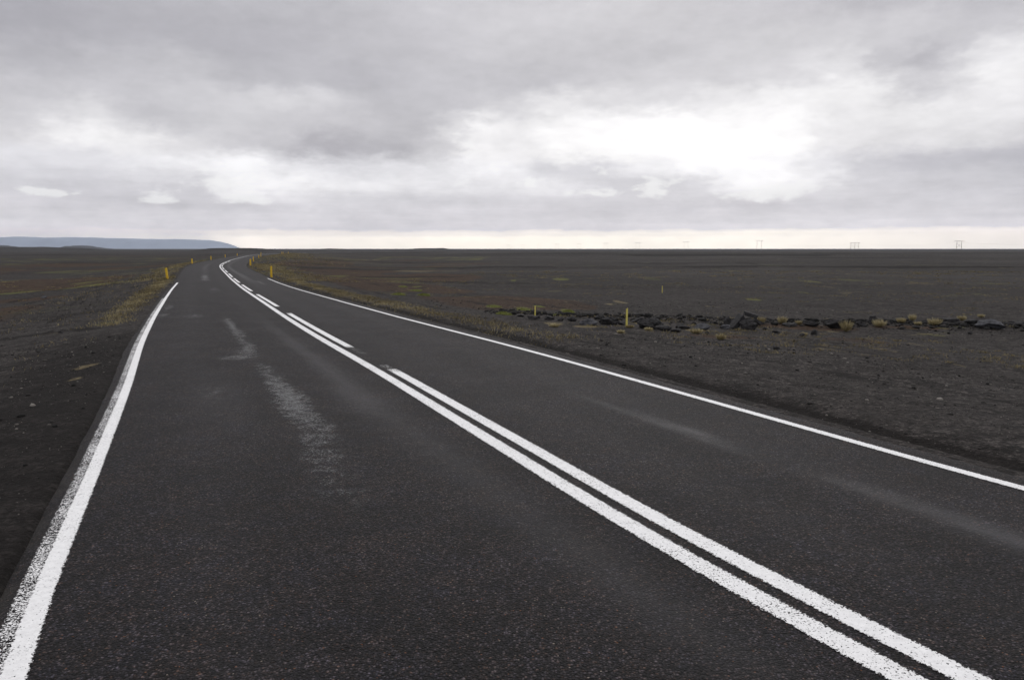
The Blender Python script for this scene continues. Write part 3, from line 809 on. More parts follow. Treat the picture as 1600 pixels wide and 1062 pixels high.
# ------------------------------------------------------------------ loose gravel (stuff)
rng = np.random.default_rng(7)
ICO_V = []
ph = (1 + 5 ** .5) / 2
for a_, b_ in ((1, ph), (-1, ph), (1, -ph), (-1, -ph)):
    ICO_V += [(a_, b_, 0), (0, a_, b_), (b_, 0, a_)]
ICO_V = np.array(ICO_V, float); ICO_V /= np.linalg.norm(ICO_V[0])
def hull_faces(V):
    F = []
    n = len(V)
    L = min(np.linalg.norm(V[0] - V[k]) for k in range(1, n)) * 1.01
    for i in range(n):
        for j in range(i + 1, n):
            for k in range(j + 1, n):
                if max(np.linalg.norm(V[i] - V[j]), np.linalg.norm(V[j] - V[k]), np.linalg.norm(V[i] - V[k])) < L:
                    f = (i, j, k)
                    if np.dot(np.cross(V[j] - V[i], V[k] - V[i]), V[i]) < 0: f = (i, k, j)
                    F.append(f)
    return np.array(F)
ICO_F = hull_faces(ICO_V)

def scatter_stones(name, X, Y, size, tpow=1.0):
    n = len(X)
    Z = terr(X, Y)
    sc = size[:, None] * rng.uniform(.55, 1.0, (n, 3)) * np.array([1, 1, .7])
    V = ICO_V[None] * (1 + rng.uniform(-.22, .22, (n, 12, 1))) * sc[:, None]
    a = rng.uniform(0, 6.28, n); c, s_ = np.cos(a)[:, None], np.sin(a)[:, None]
    Vx = V[..., 0] * c - V[..., 1] * s_; Vy = V[..., 0] * s_ + V[..., 1] * c
    W = np.stack([Vx + X[:, None], Vy + Y[:, None], V[..., 2] + (Z + size * .12)[:, None]], -1)
    F = (ICO_F[None] + (np.arange(n) * 12)[:, None, None]).reshape(-1, 3)
    o = mesh_obj(name, W.reshape(-1, 3), F, M['pebble'])
    fattr(o, 'tone', np.repeat(rng.uniform(0, 1 if tpow < 2 else .85, n) ** tpow, 12))
    return o
def road_side_samples(n, s0, s1, side, t0, t1, pw=1.0):
    u = rng.uniform(0, 1, n) ** pw
    s = s0 + (s1 - s0) * u
    t = t0 + (t1 - t0) * rng.uniform(0, 1, n) ** 1.2
    lat = (w_r(s) + .4 + t) if side > 0 else -(w_l(s) + .25 + t)
    p = road_pt(s, lat)
    return p[:, 0], p[:, 1]
xs, ys, zs = [], [], []
for n, a in ((9000, (-1, 14, 1, .15, 7, 1.0)), (7000, (5, 34, 1, .15, 22, 1.0)), (7000, (0, 16, -1, .1, 6, 1.2)), (3500, (8, 40, -1, .2, 14, 1.0))):
    x_, y_ = road_side_samples(n, *a)
    xs.append(x_); ys.append(y_)
xs = np.concatenate(xs); ys = np.concatenate(ys)
far_ = np.clip(np.hypot(xs, ys) / 12, .6, 2.4)
sz = np.minimum(.003 + .006 * rng.pareto(2.8, len(xs)) * far_ + .003 * far_, .05)
tag(scatter_stones('loose_gravel', xs, ys, sz), kind='stuff')

# rubble in the berm
n = 2600
bx_ = rng.uniform(-1, 24, n); by_ = 27.0 + .03 * bx_ + rng.normal(0, .8, n)
tag(scatter_stones('rubble', bx_, by_, np.minimum(.025 + .035 * rng.pareto(2.0, n), .17), 3.0), kind='stuff')

# ------------------------------------------------------------------ grass
def blades(X, Y, hgt, wid, lean, Z=None, tone=None):
    """one bent two-piece blade per point; returns verts, quads+tris as quads"""
    n = len(X)
    if Z is None: Z = terr(X, Y)
    a = rng.uniform(0, 6.283, n); la = rng.uniform(0, 6.283, n)
    dxv = np.stack([np.cos(a), np.sin(a), 0 * a], -1) * wid[:, None] / 2
    ln = np.stack([np.cos(la), np.sin(la), 0 * la], -1) * (lean * hgt)[:, None]
    b = np.stack([X, Y, Z - .01], -1)
    m_ = b + ln * .35 + np.array([0, 0, 1]) * (hgt * .6)[:, None]
    t_ = b + ln * 1.0 + np.array([0, 0, 1]) * (hgt * rng.uniform(.8, 1, n))[:, None]
    V = np.stack([b - dxv, b + dxv, m_ + dxv * .7, m_ - dxv * .7, t_ + dxv * .12, t_ - dxv * .12], 1)
    F = np.array([[0, 1, 2, 3], [3, 2, 4, 5]])[None] + (np.arange(n) * 6)[:, None, None]
    tn = rng.uniform(0, 1, n) if tone is None else tone
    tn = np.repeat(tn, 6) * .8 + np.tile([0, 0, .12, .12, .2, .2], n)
    return V.reshape(-1, 3), F.reshape(-1, 4), tn
def blade_obj(name, arrs, mat):
    V, F, T = arrs
    o = mesh_obj(name, V, F, mat)
    fattr(o, 'tone', np.clip(T, 0, 1))
    return o
def clumped(n, s0, s1, side, tmu, tsd, ncl, spread=.12):
    s = rng.uniform(s0, s1, ncl); t = np.abs(rng.normal(tmu, tsd, ncl)) + .25
    lat = np.where(side > 0, w_r(s) + .4 + t, -(w_l(s) + .25 + t))
    p = road_pt(s, lat)
    k = rng.integers(0, ncl, n)
    return p[k, 0] + rng.normal(0, spread, n), p[k, 1] + rng.normal(0, spread, n)
gx, gy = [], []
for a in ((10000, 12, 62, 1, 1.35, .35, 1100), (9000, 60, 130, 1, 2.6, 1.4, 1500), (9000, 130, 330, 1, 7, 4, 1400), (8000, 19, 62, -1, .50, .26, 1000), (1800, 10, 80, -1, 3.0, 1.8, 300), (5000, 58, 150, -1, 1.6, .9, 600)):
    x_, y_ = clumped(*a); gx.append(x_); gy.append(y_)
gx = np.concatenate(gx); gy = np.concatenate(gy)
rdist = np.hypot(gx, gy)
gh = rng.uniform(.03, .10, len(gx)) * (1 + .8 * (rdist > 60)); gw = .006 + .00025 * rdist
tone = np.clip(fbm(gx / 2, gy / 2, 3, 95) * 1.2 - .1 + rng.uniform(-.25, .25, len(gx)), 0, 1)
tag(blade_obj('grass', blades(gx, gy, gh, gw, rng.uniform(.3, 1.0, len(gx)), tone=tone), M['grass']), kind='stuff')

# thin scattered tufts over the gravel plain
def plain_tufts(ntuft, xr, yr, per, h, spread):
    tx = rng.uniform(*xr, ntuft * 3); ty = rng.uniform(*yr, ntuft * 3)
    keep = (fbm(tx / 6, ty / 4, 3, 97) > .50)
    lat, s = lat_s(tx, ty)
    keep &= (np.abs(lat) > 7) & (np.abs(tx) < ty * .75 + 1)
    tx, ty = tx[keep][:ntuft], ty[keep][:ntuft]
    k = rng.integers(0, len(tx), len(tx) * per)
    sx = spread * rng.uniform(.4, 1.6, len(tx))
    return tx[k] + rng.normal(0, 1, len(k)) * sx[k] * 1.5, ty[k] + rng.normal(0, 1, len(k)) * sx[k] * .7
px1, py1 = plain_tufts(260, (0, 26), (15, 30), 26, .1, .10)
px2, py2 = plain_tufts(520, (-5, 90), (29, 110), 22, .1, .22)
px3, py3 = plain_tufts(300, (-60, -6), (14, 80), 22, .1, .18)
px_, py_ = np.r_[px1, px2, px3], np.r_[py1, py2, py3]
rd = np.hypot(px_, py_)
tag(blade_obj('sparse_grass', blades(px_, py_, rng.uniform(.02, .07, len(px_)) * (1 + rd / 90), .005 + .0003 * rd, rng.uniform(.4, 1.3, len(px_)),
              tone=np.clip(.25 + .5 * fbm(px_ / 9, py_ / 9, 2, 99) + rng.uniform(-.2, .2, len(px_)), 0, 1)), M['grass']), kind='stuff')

def tuft_thing(x, y, wd, hg, label, name='grass_tuft', cat='grass tuft', mat='grass', tone0=.45, group='yellow grass tufts along the rock row'):
    nb = 420
    rr_ = np.sqrt(rng.uniform(0, 1, nb)) * wd * .36
    aa = rng.uniform(0, 6.283, nb)
    X = rr_ * np.cos(aa); Y = rr_ * np.sin(aa)
    h = hg * (1.0 - .45 * (rr_ / (wd * .5)) ** 2) * rng.uniform(.3, 1.1, nb)
    z0 = float(terr(np.array([x]), np.array([y]))[0])
    V, F, T = blades(X, Y, h, np.full(nb, .013), np.full(nb, .1), Z=np.zeros(nb), tone=np.clip(tone0 + .22 + rng.uniform(-.35, .4, nb), 0, 1))
    # splay outwards
    V = V.reshape(nb, 6, 3)
    out = np.stack([X, Y], -1) / (wd * .36)
    zz = V[:, :, 2]
    V[:, :, :2] += out[:, None, :] * (zz / max(hg, .01))[..., None] ** 1.5 * wd * .25
    o = blade_obj(name, (V.reshape(-1, 3), F, T), M[mat])
    o.location = (x, y, z0)
    tag(o, label, cat, group)
    return o

def moss_thing(x, y, wd, dp, hg, label):
    """a low cushion: a lumpy dome felted with short blades, one mesh"""
    n1, n2 = 28, 9
    V = [(0, 0, 1.0)]
    for j in range(1, n2):
        for i in range(n1):
            a = i / n1 * 6.2832; r = j / (n2 - 1)
            V.append((r * math.cos(a), r * math.sin(a), (1 - r * r) ** .7 if r < 1 else -.25))
    V = np.array(V)
    V[:, 2] *= .75 + .5 * fbm(V[:, 0] * 2.5 + x, V[:, 1] * 2.5 + y, 3, 5)
    rs = 1 + .35 * (fbm(V[:, 0] * 1.3 + x * 3, V[:, 1] * 1.3, 2, 6) - .5)
    V[:, 0] *= rs * wd / 2; V[:, 1] *= rs * dp / 2; V[:, 2] *= hg * .8
    F = [(0, 1 + i, 1 + (i + 1) % n1, 1 + (i + 1) % n1) for i in range(n1)]
    for j in range(n2 - 2):
        for i in range(n1):
            F.append((1 + j * n1 + i, 1 + (j + 1) * n1 + i, 1 + (j + 1) * n1 + (i + 1) % n1, 1 + j * n1 + (i + 1) % n1))
    tris = [(f[0], f[1], f[2]) for f in F[:n1]]
    nb = 700
    k = rng.integers(0, len(V), nb)
    bxy = V[k, :2] + rng.normal(0, wd * .03, (nb, 2))
    BV, BF, BT = blades(bxy[:, 0], bxy[:, 1], np.full(nb, hg * .35), np.full(nb, .016), rng.uniform(.3, 1, nb), Z=np.maximum(V[k, 2] - .01, -.02))
    verts = [tuple(v) for v in V] + [tuple(v) for v in BV]
    faces = tris + [f for f in F[n1:]] + [tuple(int(q) + len(V) for q in f) for f in BF]
    o = mesh_obj('moss_cushion', verts, faces, M['moss'])
    T = np.r_[np.full(len(V), .35), BT]
    if len(o.data.vertices) == len(T): fattr(o, 'tone', np.clip(T, 0, 1))
    o.location = (x, y, float(terr(np.array([x]), np.array([y]))[0]) - .01)
    tag(o, label, 'moss', 'green moss cushions on the plain')
    return o

TUFTS = [
    (4.76, 20.1, 0.36, 0.13, 0.55, 'flat straw-yellow grass tuft left of the tilted slab cluster, nearer the road'),
    (4.99, 18.5, 0.27, 0.14, 0.5, 'pale yellow grass tuft on the gravel in front of the tilted slab cluster'),
    (8.39, 26.4, 0.52, 0.2, 0.35, 'olive grass tuft growing against the right side of the tilted slab cluster'),
    (9.21, 26.5, 0.37, 0.24, 0.6, 'round yellow grass tuft standing alone right of the tilted slab cluster'),
    (9.77, 26.5, 0.28, 0.13, 0.6, 'small yellow grass tuft right of the round lone tuft'),
    (10.8, 25.1, 0.43, 0.35, 0.45, 'largest and greenest rounded grass tuft, in the middle of the rock row'),
    (12.48, 26.4, 0.52, 0.24, 0.65, 'wide yellow grass tuft, first to the right of the largest tuft'),
    (13.66, 27.3, 0.36, 0.18, 0.55, 'low rounded olive-yellow grass tuft between the wide tuft and a dark rock'),
    (15.74, 30.6, 0.35, 0.25, 0.75, 'thin wispy straw tuft behind the rock row'),
    (14.1, 27.0, 0.31, 0.13, 0.7, 'small dull straw tuft in front of the wispy one'),
    (14.67, 27.0, 0.53, 0.24, 0.6, 'broad yellow grass tuft just left of the long flat dark slab'),
    (17.7, 30.6, 0.38, 0.2, 0.6, 'yellow grass tuft behind the dark rock next to the pale grey boulder'),
    (19.47, 32.3, 0.35, 0.13, 0.8, 'small straw tuft on top of the pale grey boulder at the far right'),
    (1.11, 20.5, 0.34, 0.1, 0.7, 'flat straw tuft between the two pale stakes, nearer the left stake'),
    (3.24, 21.4, 0.28, 0.09, 0.4, 'low olive grass at the foot of the taller pale stake'),
    (3.6, 20.5, 0.3, 0.08, 0.75, 'straw tuft just right of the taller pale stake'),
    (2.66, 19.0, 0.22, 0.09, 0.7, 'small pale tuft in front of the taller pale stake'),
    (8.35, 22.2, 0.24, 0.09, 0.6, 'small yellow tuft beside a black stone in front of the rock row'),
]
for x, y, wd, hg, tone0, label in TUFTS:
    tuft_thing(x, y, wd * 1.05, hg * 1.25, label, tone0=tone0)
MCUSH = [
    (-6.0, 41.32, 0.74, 0.52, 0.13, 'green moss cushion on brown sand, lower left of the group of four'),
    (-4.7, 41.69, 0.65, 0.45, 0.15, 'bright green moss cushion on brown sand, lower right of the group of four'),
    (-6.22, 50.55, 0.82, 0.58, 0.12, 'thin green moss cushion in the middle of the group on brown sand'),
    (-8.14, 58.33, 0.76, 0.53, 0.11, 'small green moss cushion at the upper left of the group of four on brown sand'),
    (-0.76, 31.2, 0.66, 0.46, 0.1, 'green moss cushion, left of the pale stakes on the dark sand'),
    (-0.27, 25.37, 0.58, 0.41, 0.12, 'dark green lumpy moss cushion just behind the verge left of the pale stakes'),
    (0.43, 28.98, 0.62, 0.43, 0.11, 'long green moss cushion immediately left of the left pale stake'),
    (1.25, 33.92, 0.39, 0.27, 0.06, 'small flat green moss cushion right behind the left pale stake'),
    (2.18, 29.95, 0.49, 0.34, 0.13, 'rounded green moss cushion between the two pale stakes'),
    (1.51, 26.3, 0.34, 0.24, 0.08, 'low olive moss cushion in front of the rounded one between the stakes'),
]
for x, y, wd, dp, hg, label in MCUSH:
    moss_thing(x, y, wd, dp, hg, label)

# ------------------------------------------------------------------ rocks
import bmesh
def slab_mesh(wd, dp, hg, r_):
    from mathutils import noise as mn
    bm = bmesh.new()
    bmesh.ops.create_cube(bm, size=1.0)
    for v in bm.verts:
        v.co.x *= wd * r_.uniform(.78, 1.0); v.co.y *= dp * r_.uniform(.7, 1.0); v.co.z *= hg * r_.uniform(.62, 1.0)
        v.co.x += r_.uniform(-.08, .08) * wd
    bmesh.ops.bevel(bm, geom=bm.edges[:], offset=min(wd, hg) * .06, segments=1, affect='EDGES')
    bmesh.ops.triangulate(bm, faces=bm.faces[:])
    bmesh.ops.subdivide_edges(bm, edges=bm.edges[:], cuts=3, use_grid_fill=True)
    off = Vector((r_.uniform(0, 50), 0, 0))
    for v in bm.verts:
        v.co += v.co.normalized() * (.05 * hg * 2 * mn.fractal(v.co * (3 / wd) + off, .9, 2.1, 5))
        v.co.z += hg / 2
    me = bpy.data.meshes.new('rock'); bm.to_mesh(me); bm.free()
    return me
def rock_mesh(wd, dp, hg, seed, slab=False):
    r_ = random.Random(seed)
    bm = bmesh.new()
    if slab: return slab_mesh(wd, dp, hg, r_)
    bmesh.ops.create_icosphere(bm, subdivisions=4, radius=1.0)
    planes = []
    for _ in range(11 if not slab else 7):
        v = Vector((r_.uniform(-1, 1), r_.uniform(-1, 1), r_.uniform(-.5, 1))).normalized()
        planes.append((v, r_.uniform(.40, .80)))
    if slab:
        planes += [(Vector((r_.uniform(-.1, .1), r_.uniform(-.1, .1), 1)).normalized(), .42), (Vector((0, 0, -1)), .42)]
    off = Vector((r_.uniform(0, 50), r_.uniform(0, 50), 0))
    from mathutils import noise as mn
    for v in bm.verts:
        p = v.co.copy()
        for nrm, d in planes:
            k = p.dot(nrm)
            if k > d: p -= nrm * (k - d)
        p += v.co * (.11 * (mn.fractal(p * 2.2 + off, 1.0, 2.2, 5)))
        p += v.co * (.05 * mn.fractal(p * 9 + off, .8, 2.1, 3))
        v.co = p
    xs = [v.co.x for v in bm.verts]; ys = [v.co.y for v in bm.verts]; zs_ = [v.co.z for v in bm.verts]
    for v in bm.verts:
        v.co.x = (v.co.x - min(xs)) / (max(xs) - min(xs)) * wd - wd / 2
        v.co.y = (v.co.y - min(ys)) / (max(ys) - min(ys)) * dp - dp / 2
        v.co.z = (v.co.z - min(zs_)) / (max(zs_) - min(zs_)) * hg
    me = bpy.data.meshes.new('rock'); bm.to_mesh(me); bm.free()
    return me
ROCKS = [
    (0.28, 24.6, 0.28, 0.08, 'rock_dark', 0, False, 0.0, 'small dark rock left of the left pale stake'),
    (0.65, 23.4, 0.39, 0.12, 'rock_dark', 0, False, 0.0, 'dark rock lying at the foot of the left pale stake'),
    (1.12, 23.5, 0.35, 0.14, 'rock_dark', 0, False, 0.0, 'low dark rock right of the left pale stake'),
    (1.44, 23.1, 0.23, 0.1, 'rock_dark', 0, False, 0.0, 'small black rock, third to the right of the left pale stake'),
    (1.79, 23.1, 0.3, 0.15, 'rock_dark', 0, False, 0.0, 'dark rugged rock just left of the low smooth grey rock'),
    (2.11, 21.5, 0.53, 0.19, 'rock_grey', 0, False, 0.0, 'low smooth blue-grey rock between the two pale stakes'),
    (2.85, 25.5, 0.34, 0.15, 'rock_dark', 0, False, 0.0, 'dark rock wedged between the smooth grey rock and the wide heap-like rock'),
    (2.75, 22.1, 0.62, 0.25, 'rock_dark', 0, False, 0.0, 'wide dark heap-like rock left of the taller pale stake'),
    (3.23, 22.7, 0.28, 0.11, 'rock_dark', 0, False, 0.0, 'small black rock touching the left side of the taller pale stake'),
    (4.05, 25.0, 0.45, 0.19, 'rock_dark', 0, False, 0.0, 'dark rock immediately right of the taller pale stake'),
    (3.83, 21.4, 0.78, 0.33, 'rock_dark', 0, False, 0.0, 'largest dark mound-like rock, right of the taller pale stake'),
    (4.0, 20.5, 0.44, 0.15, 'rock_dark', 0, False, 0.0, 'low black rock in front of the largest mound-like rock'),
    (4.26, 20.2, 0.3, 0.1, 'rock_dark', 0, False, 0.0, 'flat dark rock at the right foot of the mound-like rock'),
    (4.91, 22.3, 0.44, 0.15, 'rock_dark', 0, False, 0.0, 'black broken rock midway between the taller stake and the tilted slabs'),
    (5.58, 22.8, 0.45, 0.19, 'rock_grey', 0, False, 0.0, 'rounded grey rock left of the tilted slab cluster'),
    (5.03, 20.0, 0.13, 0.08, 'rock_dark', 0, False, 0.0, 'small black stone below the rounded grey rock'),
    (6.94, 25.0, 0.29, 0.35, 'rock_dark', 0, False, 0.0, 'narrow pointed dark rock at the left end of the tilted slab cluster'),
    (6.47, 23.6, 0.31, 0.12, 'rock_grey', 0, False, 0.0, 'low grey rock under the narrow pointed one'),
    (7.71, 23.7, 0.14, 0.1, 'rock_dark', 0, False, 0.0, 'small black stone just right of the tilted slab cluster'),
    (7.54, 22.2, 0.22, 0.07, 'rock_dark', 0, False, 0.0, 'flat dark stone in front of the round lone tuft'),
    (9.29, 26.1, 0.56, 0.11, 'rock_dark', 0, False, 0.0, 'low dark rock ledge right of the round lone tuft'),
    (10.09, 26.3, 0.52, 0.17, 'rock_dark', 0, False, 0.0, 'dark rock ledge left of the peaked rock'),
    (7.96, 21.3, 0.16, 0.09, 'rock_dark', 0, False, 0.0, 'black stone nearest the road below the dark ledge'),
    (8.82, 22.7, 0.26, 0.17, 'rock_dark', 0, False, 0.0, 'dark block of rock standing in front of the ledge'),
    (10.69, 25.9, 0.6, 0.3, 'rock_dark', 0, False, 0.0, 'dark peaked rock left of the largest grass tuft'),
    (11.85, 26.4, 0.35, 0.17, 'rock_dark', 0, False, 0.0, 'black rock between the largest tuft and the wide yellow tuft'),
    (12.65, 27.2, 0.45, 0.25, 'rock_dark', 0, False, 0.0, 'dark jagged rock behind the wide yellow tuft'),
    (14.02, 27.7, 0.36, 0.21, 'rock_dark', 0, False, 0.0, 'dark rock behind the low olive-yellow tuft'),
    (14.69, 27.8, 0.41, 0.14, 'rock_dark', 0, False, 0.0, 'low dark rock left of the broad yellow tuft'),
    (16.52, 29.3, 0.63, 0.22, 'rock_dark', 0, True, 0.0, 'long flat dark slab of rock right of the broad yellow tuft'),
    (16.07, 27.3, 0.54, 0.22, 'rock_dark', 0, False, 0.0, 'black rock touching the left side of the pale grey boulder'),
    (16.39, 26.7, 0.92, 0.31, 'rock_grey', 0, False, 0.0, 'largest pale grey boulder at the right end of the rock row'),
    (16.26, 26.7, 0.57, 0.11, 'rock_dark', 0, False, 0.0, 'low dark rock in front of the pale grey boulder'),
    (14.68, 24.9, 0.16, 0.08, 'rock_dark', 0, False, 0.0, 'small black stone on the gravel in front of the pale grey boulder'),
    (17.61, 27.2, 0.76, 0.18, 'rock_dark', 0, False, 0.0, 'dark flat rock at the right edge of the picture'),
    (5.53, 16.2, 0.15, 0.08, 'rock_dark', 0, False, 0.0, 'single round black stone alone on the gravel verge nearest the road'),
    (-25.03, 41.8, 0.41, 0.14, 'rock_grey', 0, False, 0.0, 'small pale stone on the moss at the far left'),
    (-10.61, 18.3, 0.18, 0.06, 'rock_dark', 0, False, 0.0, 'small blue-black stone on the grass left of the road'),
    (6.95, 23.7, 0.59, 0.16, 'rock_dark', -50, True, 0.195, 'big flat slab leaning up to the right in the tilted slab cluster'),
    (7.55, 24.7, 0.49, 0.12, 'rock_dark', 16, True, 0.387, 'dark slab topping the tilted slab cluster'),
    (7.27, 25.3, 0.5, 0.13, 'rock_dark', -42, True, 0.104, 'thin dark slab propped along the left side of the big leaning slab'),
    (7.11, 23.4, 0.58, 0.33, 'rock_dark', 0, False, 0.0, 'black rock under the leaning slabs'),
    (8.06, 25.7, 0.32, 0.13, 'rock_dark', 30, True, 0.127, 'sharp dark slab sloping down at the right end of the tilted slab cluster'),
]
for k, (x, y, wd, hg, mt, tilt, slab, lift, label) in enumerate(ROCKS):
    sink = .22
    me = rock_mesh(wd, wd * .75, hg * (1 + sink), 100 + k, slab)
    me.materials.append(M[mt])
    o = bpy.data.objects.new('rock', me); C.objects.link(o)
    z0 = float(terr(np.array([x]), np.array([y]))[0])
    o.location = (x, y, z0 - hg * sink + lift)
    o.rotation_euler = (0, R(tilt), R(random.Random(k).uniform(-25, 25)))
    tag(o, label, 'rock', 'lava rocks in the row beside the gravel verge')

# ------------------------------------------------------------------ roadside posts
def post_mesh(wd, H, th, slant):
    """a hollow-backed plastic strip: curved front, square feet, slanted top"""
    n = 9
    prof = []
    for i in range(n):
        u = i / (n - 1) * 2 - 1
        prof.append((u * wd / 2, -th * (1 - u * u) ** .5 if abs(u) < 1 else 0))
    inner = [(x * .80, yv * .72 + .002) for x, yv in reversed(prof)]
    ring = prof + inner
    m_ = len(ring)
    V = []
    lv = [(-.25, 1.0), (0, 1.0), (H * .5, .98), (H - slant, .95)]
    for z, k in lv[:-1]:
        V += [(x * k, yv * k, z) for x, yv in ring]
    k = lv[-1][1]
    V += [(x * k, yv * k, H - slant * (.5 - x / wd)) for x, yv in ring]
    F = []
    L_ = len(lv)
    for a in range(L_ - 1):
        for i in range(m_):
            j = (i + 1) % m_
            F.append((a * m_ + i, a * m_ + j, (a + 1) * m_ + j, (a + 1) * m_ + i))
    for i in range(n - 1):
        b = (L_ - 1) * m_
        F.append((b + i, b + i + 1, b + m_ - 2 - i, b + m_ - 1 - i))
        F.append((i + 1, i, m_ - 1 - i, m_ - 2 - i))
    return V, F
pv, pf = post_mesh(.125, .90, .045, .05)
post0 = mesh_obj('roadside_post', pv, pf, M['post_yellow'])
POSTS = [
    (-24.35, 55.32, 0.808, 0.163, -5, 23.8, 'post_yellow', True, 'nearest yellow roadside post on the left side of the road, leaning slightly left'),
    (-45.82, 112.41, 0.72, 0.202, -3, 22.2, 'post_yellow', True, 'second yellow roadside post along the left side of the road'),
    (-58.44, 152.39, 0.72, 0.178, -1, 21.0, 'post_yellow', True, 'third yellow roadside post along the left side of the road'),
    (-71.36, 195.39, 0.72, 0.175, 0, 20.1, 'post_yellow', True, 'fourth yellow roadside post along the left side of the road'),
    (-85.15, 243.34, 0.731, 0.185, 0, 19.3, 'post_yellow', True, 'fifth yellow roadside post along the left side, near the far end of the bend'),
    (-103.65, 324.39, 0.72, 0.204, 0, 17.7, 'post_yellow', True, 'sixth and farthest yellow post seen on the left side beyond the bend'),
    (-20.99, 68.31, 1.0, 0.179, 0, 17.1, 'post_yellow', True, 'nearest yellow roadside post on the right, at the start of the right edge line'),
    (-38.47, 115.34, 1.0, 0.226, 1, 18.4, 'post_yellow', True, 'second yellow roadside post along the right side, inside the bend'),
    (-49.73, 150.91, 0.962, 0.176, 0, 18.2, 'post_yellow', True, 'third yellow post on the right, half hidden behind the second'),
    (-64.37, 199.57, 0.85, 0.197, 0, 17.9, 'post_yellow', True, 'fourth yellow post along the right side of the bend'),
    (-70.95, 221.86, 1.0, 0.179, 0, 17.7, 'post_yellow', True, 'fifth yellow post on the right, on the grassy bank'),
    (-74.97, 255.89, 0.72, 0.161, 0, 16.3, 'post_yellow', True, 'sixth yellow post on the right, small and far on the grassy bank'),
    (-79.05, 271.29, 0.72, 0.146, 0, 16.2, 'post_yellow', True, 'seventh yellow post on the right, tiny on top of the bank'),
    (-83.23, 292.2, 0.72, 0.157, 0, 15.9, 'post_yellow', True, 'farthest tiny yellow post on the right, last before the open plain'),
    (3.17, 21.5, 0.54, 0.055, 0.5, -8.4, 'post_pale', False, 'taller pale yellow stake among the dark rocks right of the road'),
    (0.74, 25.0, 0.349, 0.043, 1, -1.7, 'post_pale', False, 'shorter pale yellow stake at the left end of the rock row'),
    (10.5, 54.6, 0.515, 0.049, 0, -10.9, 'post_pale', False, 'thin distant pale yellow stake standing far out on the plain'),
]
for k, (x, y, H, wd, lean, face, mt, refl, label) in enumerate(POSTS):
    o = post0 if k == 0 else post0.copy()
    if k: 
        C.objects.link(o)
        o.data = post0.data if mt == 'post_yellow' else bpy.data.meshes.get('plain_post') or o.data
    if mt != 'post_yellow' and 'plain_post' not in bpy.data.meshes:
        me = post0.data.copy(); me.name = 'plain_post'; me.materials[0] = M['post_pale']; o.data = me
    z0 = float(terr(np.array([x]), np.array([y]))[0])
    o.location = (x, y, z0)
    o.scale = (wd / .125, wd / .125, H / .90)
    o.rotation_euler = (0, R(lean), R(face))
    tag(o, label, 'post', 'yellow roadside posts' if mt == 'post_yellow' else 'pale marker stakes on the plain')

# ------------------------------------------------------------------ pylons
def tube(p0, p1, r0, r1=None, n=6):
    r1 = r0 if r1 is None else r1
    a, b = Vector(p0), Vector(p1)
    d = (b - a).normalized()
    u = d.orthogonal().normalized(); v = d.cross(u)
    V = [tuple(a + (u * math.cos(6.2832 * i / n) + v * math.sin(6.2832 * i / n)) * r0) for i in range(n)]
    V += [tuple(b + (u * math.cos(6.2832 * i / n) + v * math.sin(6.2832 * i / n)) * r1) for i in range(n)]
    F = [(i, (i + 1) % n, n + (i + 1) % n, n + i) for i in range(n)] + [tuple(range(n))[::-1], tuple(range(n, 2 * n))]
    return V, F
def tubes(name, segs, mat, parent=None):
    V, F = [], []
    for sg in segs:
        v, f = tube(*sg)
        F += [tuple(i + len(V) for i in q) for q in f]; V += v
    return mesh_obj(name, V, F, mat, parent)
def copy_tree(o, parent=None):
    c = o.copy(); C.objects.link(c); c.parent = parent
    for ch in [q for q in bpy.data.objects if q.parent == o]:
        copy_tree(ch, c)
    return c
def pylon_braced(H=20):
    r = empty('pylon', (0, 0, 0))
    for s_ in (-1, 1):
        tubes('leg', [((s_ * 5.3, 0, -3), (s_ * 4.9, 0, H), .42, .34)], M['wood_pole'], r)
    tubes('crossarm', [((-10.5, 0, H - .6), (10.5, 0, H - .6), .34)], M['wood_pole'], r)
    tubes('cross_brace', [((-5.1, .1, 6), (5, .1, 15), .22), ((5.1, -.1, 6), (-5, -.1, 15), .22)], M['wood_pole'], r)
    for x in (-10, 0, 10):
        tubes('insulator', [((x, 0, H - .9), (x, 0, H - 3.2), .2)], M['insulator'], r)
    return r
def pylon_triple(H=19):
    r = empty('pylon', (0, 0, 0))
    for x in (-10, 0, 10):
        tubes('leg', [((x, 0, -3), (x, 0, H), .42, .34)], M['wood_pole'], r)
    tubes('crossarm', [((-12, 0, H - .6), (12, 0, H - .6), .34)], M['wood_pole'], r)
    tubes('cross_brace', [((-10, .1, 7), (0, .1, 15), .2), ((0, -.1, 7), (-10, -.1, 15), .2), ((0, .1, 7), (10, .1, 15), .2), ((10, -.1, 7), (0, -.1, 15), .2)], M['wood_pole'], r)
    for x in (-10, 0, 10):
        tubes('insulator', [((x, -.1, H - .9), (x, -2.0, H - 1.6), .2)], M['insulator'], r)
    return r
def pylon_portal(H=21):
    r = empty('pylon', (0, 0, 0))
    for s_ in (-1, 1):
        tubes('leg', [((s_ * 6.4, 0, -3), (s_ * 4.4, 0, H), .30, .26)], M['steel'], r)
    tubes('crossarm', [((-8.5, 0, H), (8.5, 0, H), .28)], M['steel'], r)
    for x in (-7.2, 0, 7.2):
        tubes('insulator', [((x, 0, H - .3), (x, 0, H - 2.4), .13)], M['insulator'], r)
    return r
PA = pylon_braced(); PA.location = (925, 1627, -2.0)
tag(PA, 'rightmost pylon on the horizon, two poles with crossed bracing', 'pylon', 'pylons on the horizon')
PB = pylon_triple(); PB.location = (850, 1950, -2.0)
tag(PB, 'three-legged pylon on the horizon, second from the right', 'pylon', 'pylons on the horizon')
PC0 = pylon_portal()
